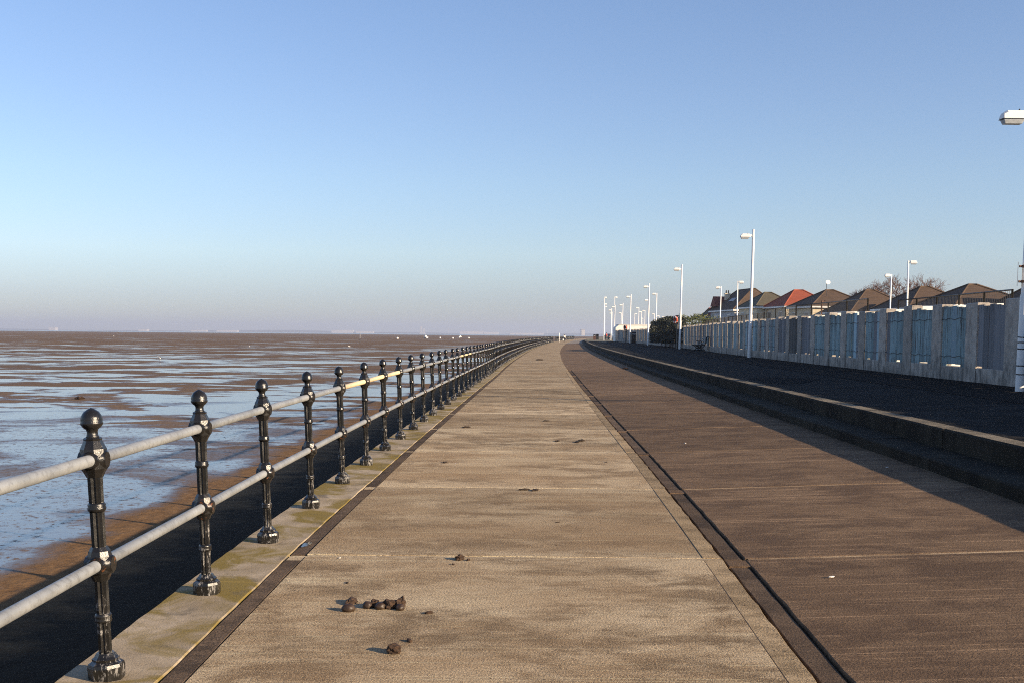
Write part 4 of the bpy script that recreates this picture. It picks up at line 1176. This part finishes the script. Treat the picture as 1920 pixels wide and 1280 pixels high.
# ------------------------------------------------------------------ cars at the far end
def car(label, loc, rz, paint):
    t_ = thing("parked_car", label, "car", loc, rz)
    prof = [(-2.0, .35), (-2.05, .75), (-1.95, .95), (-1.1, 1.02), (-.45, 1.45), (1.0, 1.47), (1.75, 1.05), (2.0, .98), (2.05, .5), (1.95, .32)]
    def body(pr, w, tuck):
        V = []; n = len(pr)
        for s_ in (-1, 1):
            for y, z in pr:
                k = w-(tuck if z > 1.1 else 0)-(.05 if z < .5 else 0); V.append((s_*k, y, z))
        F = [tuple(range(n)), tuple(reversed(range(n, 2*n)))]
        for i in range(n): F.append((i, n+i, n+(i+1) % n, (i+1) % n))
        return MB().poly(V, F)
    add("body", body(prof, .86, .16).mesh("car_body", MAT[paint]), t_)
    for s_ in (-1, 1):
        mb = MB(); mb.poly([(s_*.80, -.95, 1.06), (s_*.80, 1.5, 1.06), (s_*.715, .95, 1.40), (s_*.715, -.45, 1.40)], [(0, 1, 2, 3)]); add("side_window", mb.mesh("side_window", MAT['pane']), t_)
        for y in (-1.25, 1.25):
            wv = MB().tube([(s_*.70, y, .31), (s_*.88, y, .31)], .31, 14); w_ = add("wheel", wv.mesh("tyre", MAT['black_plastic']), t_)
            add("rim", MB().tube([(s_*.881, y, .31), (s_*.895, y, .31)], .19, 10).mesh("rim", MAT['pale_panel']), w_)
        add("tail_light", MB().box((s_*.66, -2.03, .80), (.22, .06, .16)).mesh("tail_light", MAT['red']), t_)
        add("headlight", MB().box((s_*.62, 2.03, .72), (.28, .06, .14)).mesh("headlight", MAT['pale_panel']), t_)
    mb = MB(); mb.poly([(-.66, -1.10, 1.07), (.66, -1.10, 1.07), (.6, -.52, 1.43), (-.6, -.52, 1.43)], [(0, 1, 2, 3)]); add("rear_window", mb.mesh("rear_window", MAT['pane']), t_)
    mb = MB(); mb.poly([(-.66, 1.74, 1.10), (.66, 1.74, 1.10), (.6, 1.06, 1.46), (-.6, 1.06, 1.46)], [(3, 2, 1, 0)]); add("windscreen", mb.mesh("windscreen", MAT['pane']), t_)
    add("number_plate", MB().box((0, -2.06, .62), (.5, .02, .11)).mesh("number_plate", MAT['pale_panel']), t_)
MAT['car_teal'] = plain("dark_teal_paint", (.02, .05, .06), .25, .1, 2)
MAT['car_white'] = plain("white_car_paint", (.70, .70, .69), .3, .06, 2)
car("dark teal car parked at the far end beyond the lamp posts", (23.3, 270, TZ1-.004), .25, 'car_teal')
car("white car parked behind the far lamp posts at the wall end", (23.1, 252, TZ1-.004), .05, 'car_white')

# ------------------------------------------------------------------ droppings and litter on the paving
def lump(name, label, cat, x, y, r, sx, sy, sz, mat, seed, group, rough=.22, z=0.):
    r_ = random.Random(seed); bm = bmesh.new(); bmesh.ops.create_icosphere(bm, subdivisions=3 if r > .015 else 2, radius=1.)
    ph = [r_.uniform(0, 6.28) for _ in range(6)]
    for v in bm.verts:
        n = v.co.normalized()
        k = 1+rough*(.5*math.sin(n.x*4+ph[0])*math.sin(n.y*4+ph[1])+.35*math.sin(n.z*7+ph[2]+n.x*5)+.25*math.sin(n.y*11+ph[3]+n.z*6)+r_.uniform(-.18, .18))
        v.co = Vector((n.x*r*sx*k, n.y*r*sy*k, max(-.55*r*sz, n.z*r*sz*k)))
    me = bpy.data.meshes.new(name); bm.to_mesh(me); bm.free(); me.materials.append(MAT[mat])
    if mat == 'dung_smooth':
        for p in me.polygons: p.use_smooth = True
    o = add(name, me, None, False, (x, y, z+.54*r*sz), (0, 0, r_.uniform(0, 3)))
    tag(o, label, cat, group)
GD = "droppings on the pale path"
lump("dropping", "smooth round dropping lying left in front of the long heap", "dropping", -.935, 6.37, .034, 1.15, .9, .85, 'dung_smooth', 1, GD, .12)
lump("dropping", "crumbly flat dropping just behind the smooth round one", "dropping", -.945, 6.56, .036, 1.5, .8, .6, 'dung', 2, GD, .3)
heap = [(-.835, 6.45, .028, 1., 1., .95, 'dung_smooth', "small dark ball at the left end of the long heap"), (-.795, 6.48, .028, 1., 1., 1., 'dung', "pointed brown ball second in the long heap"),
        (-.755, 6.44, .032, 1.3, 1., .8, 'dung_smooth', "elongated greyish ball in the middle of the long heap"), (-.705, 6.45, .036, 1.1, 1., .95, 'dung', "rough brown ball right of the middle of the long heap"),
        (-.665, 6.46, .034, 1., 1., .95, 'dung', "crumbly ball near the right end of the long heap"), (-.640, 6.41, .026, 1.1, 1., .9, 'dung_smooth', "small ball at the front right end of the long heap"),
        (-.640, 6.50, .024, 1., 1., 1.5, 'dung', "upright reddish crumb at the back right of the long heap")]
for i, h in enumerate(heap): lump("dropping", h[7], "dropping", h[0], h[1], h[2], h[3], h[4], h[5], h[6], 10+i, GD, .34 if h[6] == 'dung' else .14)
lump("dropping", "single fibrous brown dropping nearest the camera on the path", "dropping", -.585, 5.53, .034, 1.05, 1., .9, 'dung', 30, GD, .28)
lump("dropping", "tiny dark crumb behind the nearest fibrous dropping", "dropping", -.525, 5.74, .015, 1.5, .9, .8, 'dung', 31, GD, .3)
lump("dropping", "small crumbled dropping alone in the middle of the path", "dropping", -.36, 7.88, .030, 1.3, .8, .8, 'dung', 32, GD, .4)
lump("dropping", "crumb just right of the lone dropping mid path", "dropping", -.30, 7.85, .013, 1.2, .9, .8, 'dung', 33, GD, .3)
lump("dropping", "crumb in front of the lone dropping mid path", "dropping", -.40, 7.70, .010, 1.2, .9, .7, 'dung', 34, GD, .3)
lump("dropping", "little dark flake right of the long heap", "dropping", -.465, 6.33, .017, 1.5, .7, .6, 'dung', 35, GD, .3)
lump("dropping", "brown heap on the dark carriageway far ahead", "dropping", 5.08, 50.5, .065, 2.2, 1.2, .8, 'dung', 36, None, .4, .095)
GL = "dark leaf scraps scattered on the path"
for i, (x, y, r, lab) in enumerate([(-.78, 19.2, .05, "dark scrap at the left of the path beyond the nearest joints"), (.69, 16.84, .035, "small dark scrap in the middle of the path near its right half"), (1.06, 16.95, .05, "dark scrap near the right edge of the path, larger of two"),
        (.97, 16.7, .035, "dark scrap near the right edge of the path, smaller of two"), (.25, 11.47, .035, "dark scrap in the middle of the path, right of its twin"), (.13, 11.5, .03, "dark scrap in the middle of the path, left of its twin"),
        (-.83, 13.9, .03, "dark scrap left of the path middle beyond the drain gap"), (1.72, 71., .13, "dark scrap far down the path middle"), (.64, 20.8, .04, "dark scrap in the path middle far beyond the twins"),
        (-1.05, 7.1, .012, "tiny dark bit beside the drain strip"), (.40, 9.5, .012, "tiny dark bit right of the path middle"), (1.2, 14.1, .015, "tiny dark bit close to the right margin of the path")]):
    lump("leaf_scrap", lab, "leaf", x, y, r, 1.8, .8, .35, 'debris', 50+i, GL, .4)
for i, (x, y, r, z, lab) in enumerate([(2.12, 7.3, .014, .025, "white and orange scrap on the brown carriageway near the front"), (-1.22, 7.9, .009, 0, "white chip on the path near the drain strip"), (2.55, 16.4, .018, .03, "pale scrap on the brown carriageway in the middle distance"), (4.35, 12.9, .013, .11, "pale chip on the carriageway at the foot of the steps")]):
    lump("litter", lab, "litter", x, y, r, 1.8, .8, .4, 'shell', 70+i, "pale scraps on the paving", .3, z)
# grit blown along the joints and the drain strip
mb = MB(); gr = random.Random(21)
for k in range(260):
    m_ = gr.random()
    if m_ < .45: y = gr.uniform(4.9, 14); x = XR(y)+abs(gr.gauss(0, .10))
    elif m_ < .7: y = gr.uniform(4.9, 14); x = Xb(y)-.02-abs(gr.gauss(0, .12))
    else: y = 4.9+9*gr.random()**1.5; x = gr.uniform(-1.3, 1.3)
    r = gr.uniform(.002, .006); a = gr.uniform(0, 6.28); q = [(math.cos(a+i*2.1)*r*gr.uniform(.6, 1.4), math.sin(a+i*2.1)*r*gr.uniform(.6, 1.4)) for i in range(3)]
    mb.poly([(x+u, y+v, .0015) for u, v in q]+[(x, y, .0015+r*gr.uniform(.5, 1.1))], [(0, 1, 3), (1, 2, 3), (2, 0, 3)])
o = add("grit", mb.mesh("grit", MAT['debris'])); o["kind"] = "stuff"; o["label"] = "fine dark grit scattered over the pale path"
# puddle in the drain strip
pts = []
for i in range(22):
    a = 2*math.pi*i/22; r = 1+.25*math.sin(2*a+.6)+.15*math.sin(5*a)
    pts.append((-1.548+.026*r*math.cos(a), 8.40+.11*r*math.sin(a), .002))
mb = MB(); mb.poly(pts, [tuple(range(22))])
tag(add("puddle", mb.mesh("puddle", MAT['puddle'])), "small puddle in the dark drain strip by the railing kerb", "puddle")

# ------------------------------------------------------------------ things out on the mud
def boat(label, x, y, L_, rz, mast):
    t_ = thing("boat", label, "boat", (x, y, SZ), rz, "boats lying on the mud")
    sec = [(-.5, .36, .30), (-.2, .42, .30), (.15, .38, .33), (.4, .18, .40), (.5, .01, .46)]
    V = []; F = []
    for f, w_, hh in sec:
        V += [(-w_*L_*.42, f*L_, hh*L_*.55), (-w_*L_*.28, f*L_, .1*L_*.55), (0, f*L_, 0.0), (w_*L_*.28, f*L_, .1*L_*.55), (w_*L_*.42, f*L_, hh*L_*.55)]
    for i in range(len(sec)-1):
        for k in range(4): F.append((i*5+k, i*5+k+1, i*5+5+k+1, i*5+5+k))
        F.append((i*5+4, i*5, i*5+5, i*5+9))
    F.append((0, 1, 2, 3, 4)[::-1])
    add("hull", MB().poly(V, F).mesh("hull", MAT['white']), t_)
    add("cabin", MB().box((0, -.02*L_, L_*.26), (L_*.2, L_*.3, L_*.16), ch=.05).mesh("cabin", MAT['white']), t_)
    if mast: add("mast", MB().tube([(0, .1*L_, L_*.15), (0, .1*L_, L_*.15+mast)], .05, 6).mesh("boat_mast", MAT['lamp_white']), t_)
boat("white boat aground on the mud, larger of the two", -49.7*KM, 640*KM, 4.6, .5, 1.6)
boat("smaller white boat on the mud nearer the railing", -40.2*KM, 860*KM, 4.2, .3, 1.)
mkb = [(-52.7, 513, "white buoy on the mud left of the larger boat"), (-39.5, 610, "white buoy just right of the larger boat"), (-36.2, 760, "tiny white buoy between the two boats"), (-31.6, 592, "white buoy below the smaller boat"), (-25.3, 645, "white buoy right of the smaller boat")]
for x, y, lab in mkb:
    b = thing("buoy", lab, "buoy", (x*KM, y*KM, SZ), 0, "white buoys on the mud")
    add("float", MB().lathe([(.1, 0), (.42, .14), (.52, .45), (.42, .78), (.1, .92)], 10).mesh("buoy_float", MAT['white']), b)
    add("eye", MB().tube([(-.08, 0, .9), (0, 0, 1.05), (.08, 0, .9)], .03, 5).mesh("buoy_eye", MAT['dark_metal']), b)
t_ = thing("tide_marker", "thin pole standing in the mud, pale at the top and dark below", "marker pole", (-38.5*KM, 283*KM, SZ))
add("pole", MB().tube([(0, 0, -.2), (0, 0, 1.3)], .065, 6).mesh("marker_low", MAT['dark_metal']), t_)
add("pole_top", MB().tube([(0, 0, 1.301), (.02, 0, 2.65)], .06, 6).mesh("marker_top", MAT['pale_panel']), t_)
def gull(x, y, lab, rz):
    t_ = thing("gull", lab, "gull", (x*KM, y*KM, SZ), rz, "gulls on the mud")
    mb = MB(); mb.lathe([(.012, -.24), (.05, -.14), (.075, 0), (.06, .10), (.035, .16), (.045, .20), (.035, .25), (.008, .275)], 10)
    me = mb.mesh("gull_body", MAT['white']); me.transform(Matrix.Translation((0, 0, .20)) @ Matrix.Rotation(math.radians(-65), 4, 'X'))
    add("body", me, t_)
    for s_ in (-1, 1):
        mb = MB(); mb.poly([(s_*.075, .08, .25), (s_*.085, -.05, .27), (s_*.03, -.30, .19), (s_*.06, -.02, .17)], [(0, 1, 2, 3)]); add("wing", mb.mesh("gull_wing", MAT['pale_panel']), t_)
        add("leg", MB().tube([(s_*.025, 0, 0), (s_*.02, 0, .14)], .006, 4).mesh("gull_leg", MAT['rust']), t_)
    add("beak", MB().tube([(0, .20, .32), (0, .28, .31)], [.012, .003], 5).mesh("gull_beak", MAT['rust']), t_)
gull(-33.4, 106, "white gull standing among the pools in the middle of the mud", 1.)
gull(-46.2, 197, "white gull left of the tide marker, in the middle distance", .4)
gull(-30.6, 210, "white gull just below the tide marker", 2.)
gull(-182, 512, "faint white gull far out at the left", 2.)
lump("seaweed_clump", "rust brown clump of weed on the wet mud at the left", "seaweed", -16.95*KM, 43.8*KM, .13, 1.5, 1., .6, 'dung', 90, None, .5, SZ)

# ------------------------------------------------------------------ far shore
MAT['shore'] = plain("dark_far_land", (.07, .08, .06), 1., .2, .01)
MAT['shed'] = plain("white_shed", (.50, .47, .44), .8, .1, .05)
MAT['tower'] = plain("pale_tower", (.45, .43, .41), .8, .1, .05)
mb = MB(); V = []; F = []
r_ = random.Random(5)
N = 90
for i in range(N):
    x = -6000+9500*i/(N-1); h = 7+4*math.sin(i*.21)+3*math.sin(i*.53+1)+r_.uniform(0, 2.5); h = max(2., h*(.55 if x < -2500 else 1))
    V += [(x, 8800, -1.3), (x, 9000, h), (x, 10500, h*1.4), (x, 11000, -1.3)]
for i in range(N-1):
    for k in range(3): F.append((i*4+k, i*4+4+k, i*4+5+k, i*4+1+k))
mb.poly(V, F, 0, True)
struct("far_shore", mb.mesh("far_shore", MAT['shore']), "low hazy land on the far side of the estuary")
def px2x(px, y): return (px-960)/2100.*y
def shed(px0, px1, h, y, lab, mat='shed'):
    x0, x1 = px2x(px0, y), px2x(px1, y); w_ = x1-x0
    t_ = thing("far_shed", lab, "building", ((x0+x1)/2, y, -1.))
    add("wall", MB().box((0, 0, h*.42), (w_, 60, h*.84)).mesh("shed_wall", MAT[mat]), t_)
    add("roof", MB().poly([(-w_/2-1, -31, h*.841), (w_/2+1, -31, h*.841), (w_/2+1, 0, h), (-w_/2-1, 0, h), (w_/2+1, 31, h*.841), (-w_/2-1, 31, h*.841)], [(0, 1, 2, 3), (3, 2, 4, 5), (0, 3, 5), (1, 4, 2), (0, 5, 4, 1)]).mesh("shed_roof", MAT[mat]), t_)
for px0, px1, h, lab in ((95, 107, 26, "tiny white building on the far shore at the extreme left"), (262, 278, 16, "small white building on the far shore left of the centre"), (360, 388, 14, "pale row of buildings on the far shore, left of two"), (408, 446, 15, "pale row of buildings on the far shore, right of two"),
        (622, 662, 24, "long white shed on the far shore above the tide marker"), (668, 700, 18, "low pale shed right of the long white one on the far shore"), (862, 905, 26, "long pale warehouse on the far shore right of the tall block"), (906, 934, 20, "lower pale warehouse beside the long one on the far shore"), (955, 1018, 16, "wide low pale shed on the far shore over the railing")):
    shed(px0, px1, h, 8700, lab)
shed(1087.5, 1094, 26, 4300, "pinkish white building on the far shore above the far railing", 'shed')
t_ = thing("tower_block", "pale tower block on the far shore, tallest of the skyline", "tower", (px2x(789, 8700), 8700, -1))
add("tower", MB().box((0, 0, 29), (12, 16, 58), ch=1.5).mesh("tower_main", MAT['tower']), t_); add("annex", MB().box((20, 0, 19), (14, 16, 38), ch=1.5).mesh("tower_annex", MAT['tower']), t_)
add("plinth", MB().box((10, 0, 5), (44, 17, 10)).mesh("tower_plinth", MAT['tower']), t_)
def turbine(px, h, y, lab, rot):
    t_ = thing("wind_turbine", lab, "wind turbine", (px2x(px, y), y, -1), 0, "wind turbines on the far shore")
    add("tower", MB().lathe([(2.0, 0), (1.3, h)], 8).mesh("turbine_tower", MAT['tower']), t_)
    add("nacelle", MB().box((0, -1, h+1.), (3, 7, 3), ch=.5).mesh("nacelle", MAT['tower']), t_)
    for k in range(3):
        a = rot+k*2*math.pi/3; L_ = h*.55
        d = Vector((math.sin(a), 0, math.cos(a))); n = Vector((math.cos(a), 0, -math.sin(a))); c = Vector((0, -5.2, h+1))
        add("blade", MB().poly([c-n*.9, c+n*.9, c+d*L_*.3+n*1.3, c+d*L_, c+d*L_*.3-n*.9]+[v+Vector((0, .5, 0)) for v in (c-n*.9, c+n*.9, c+d*L_*.3+n*1.3, c+d*L_, c+d*L_*.3-n*.9)],
            [(0, 1, 2, 3, 4), (9, 8, 7, 6, 5), (0, 5, 6, 1), (1, 6, 7, 2), (2, 7, 8, 3), (3, 8, 9, 4), (4, 9, 5, 0)]).mesh("blade", MAT['tower']), t_)
for i, (px, h, lab) in enumerate(((840, 34, "leftmost wind turbine, left of the pale warehouse"), (919, 36, "wind turbine over the pale warehouse"), (975, 34, "wind turbine over the wide low shed"), (1025, 37, "wind turbine over the end of the near railing"), (1076, 33, "rightmost wind turbine, beside the pinkish building"))):
    turbine(px, h, 8600, lab, i*.5)
t_ = thing("lattice_tower", "pale lattice tower between two wind turbines on the far shore", "tower", (px2x(994, 8600), 8600, -1))
mb = MB()
for sx in (-1, 1):
    for sy in (-1, 1): mb.tube([(sx*10, sy*10, 0), (sx*1., sy*1., 48)], 1.0, 5)
add("leg", mb.mesh("lattice_legs", MAT['tower']), t_)
mb = MB()
for z, w_ in ((12, 7.7), (24, 5.5), (36, 3.2)): mb.box((0, 0, z), (2*w_, 2*w_, 1.2))
add("brace", mb.mesh("lattice_braces", MAT['tower']), t_)

# two faint vapour trails high up
m = bpy.data.materials.new("thin_vapour"); m.use_nodes = True
b = m.node_tree.nodes["Principled BSDF"]; b.inputs['Base Color'].default_value = (.9, .9, .92, 1); b.inputs['Alpha'].default_value = .16; b.inputs['Roughness'].default_value = 1
MR = cam.matrix_world.to_3x3()
for (p0, p1, r0, r1, lab) in (((-12500, 29000, 9300), (-9400, 29000, 8820), 6, 26, "faint vapour trail slanting down in the upper left sky"), ((-10700, 29000, 10050), (-9300, 29000, 10160), 20, 6, "short faint vapour trail high above the longer one")):
    mb = MB(); mb.tube([Vector(p0), (Vector(p0)+Vector(p1))/2, Vector(p1)], [r0, (r0+r1)/2, r1], 8)
    o = add("vapour_trail", mb.mesh("vapour_trail", m)); tag(o, lab, "vapour trail", "vapour trails in the sky")
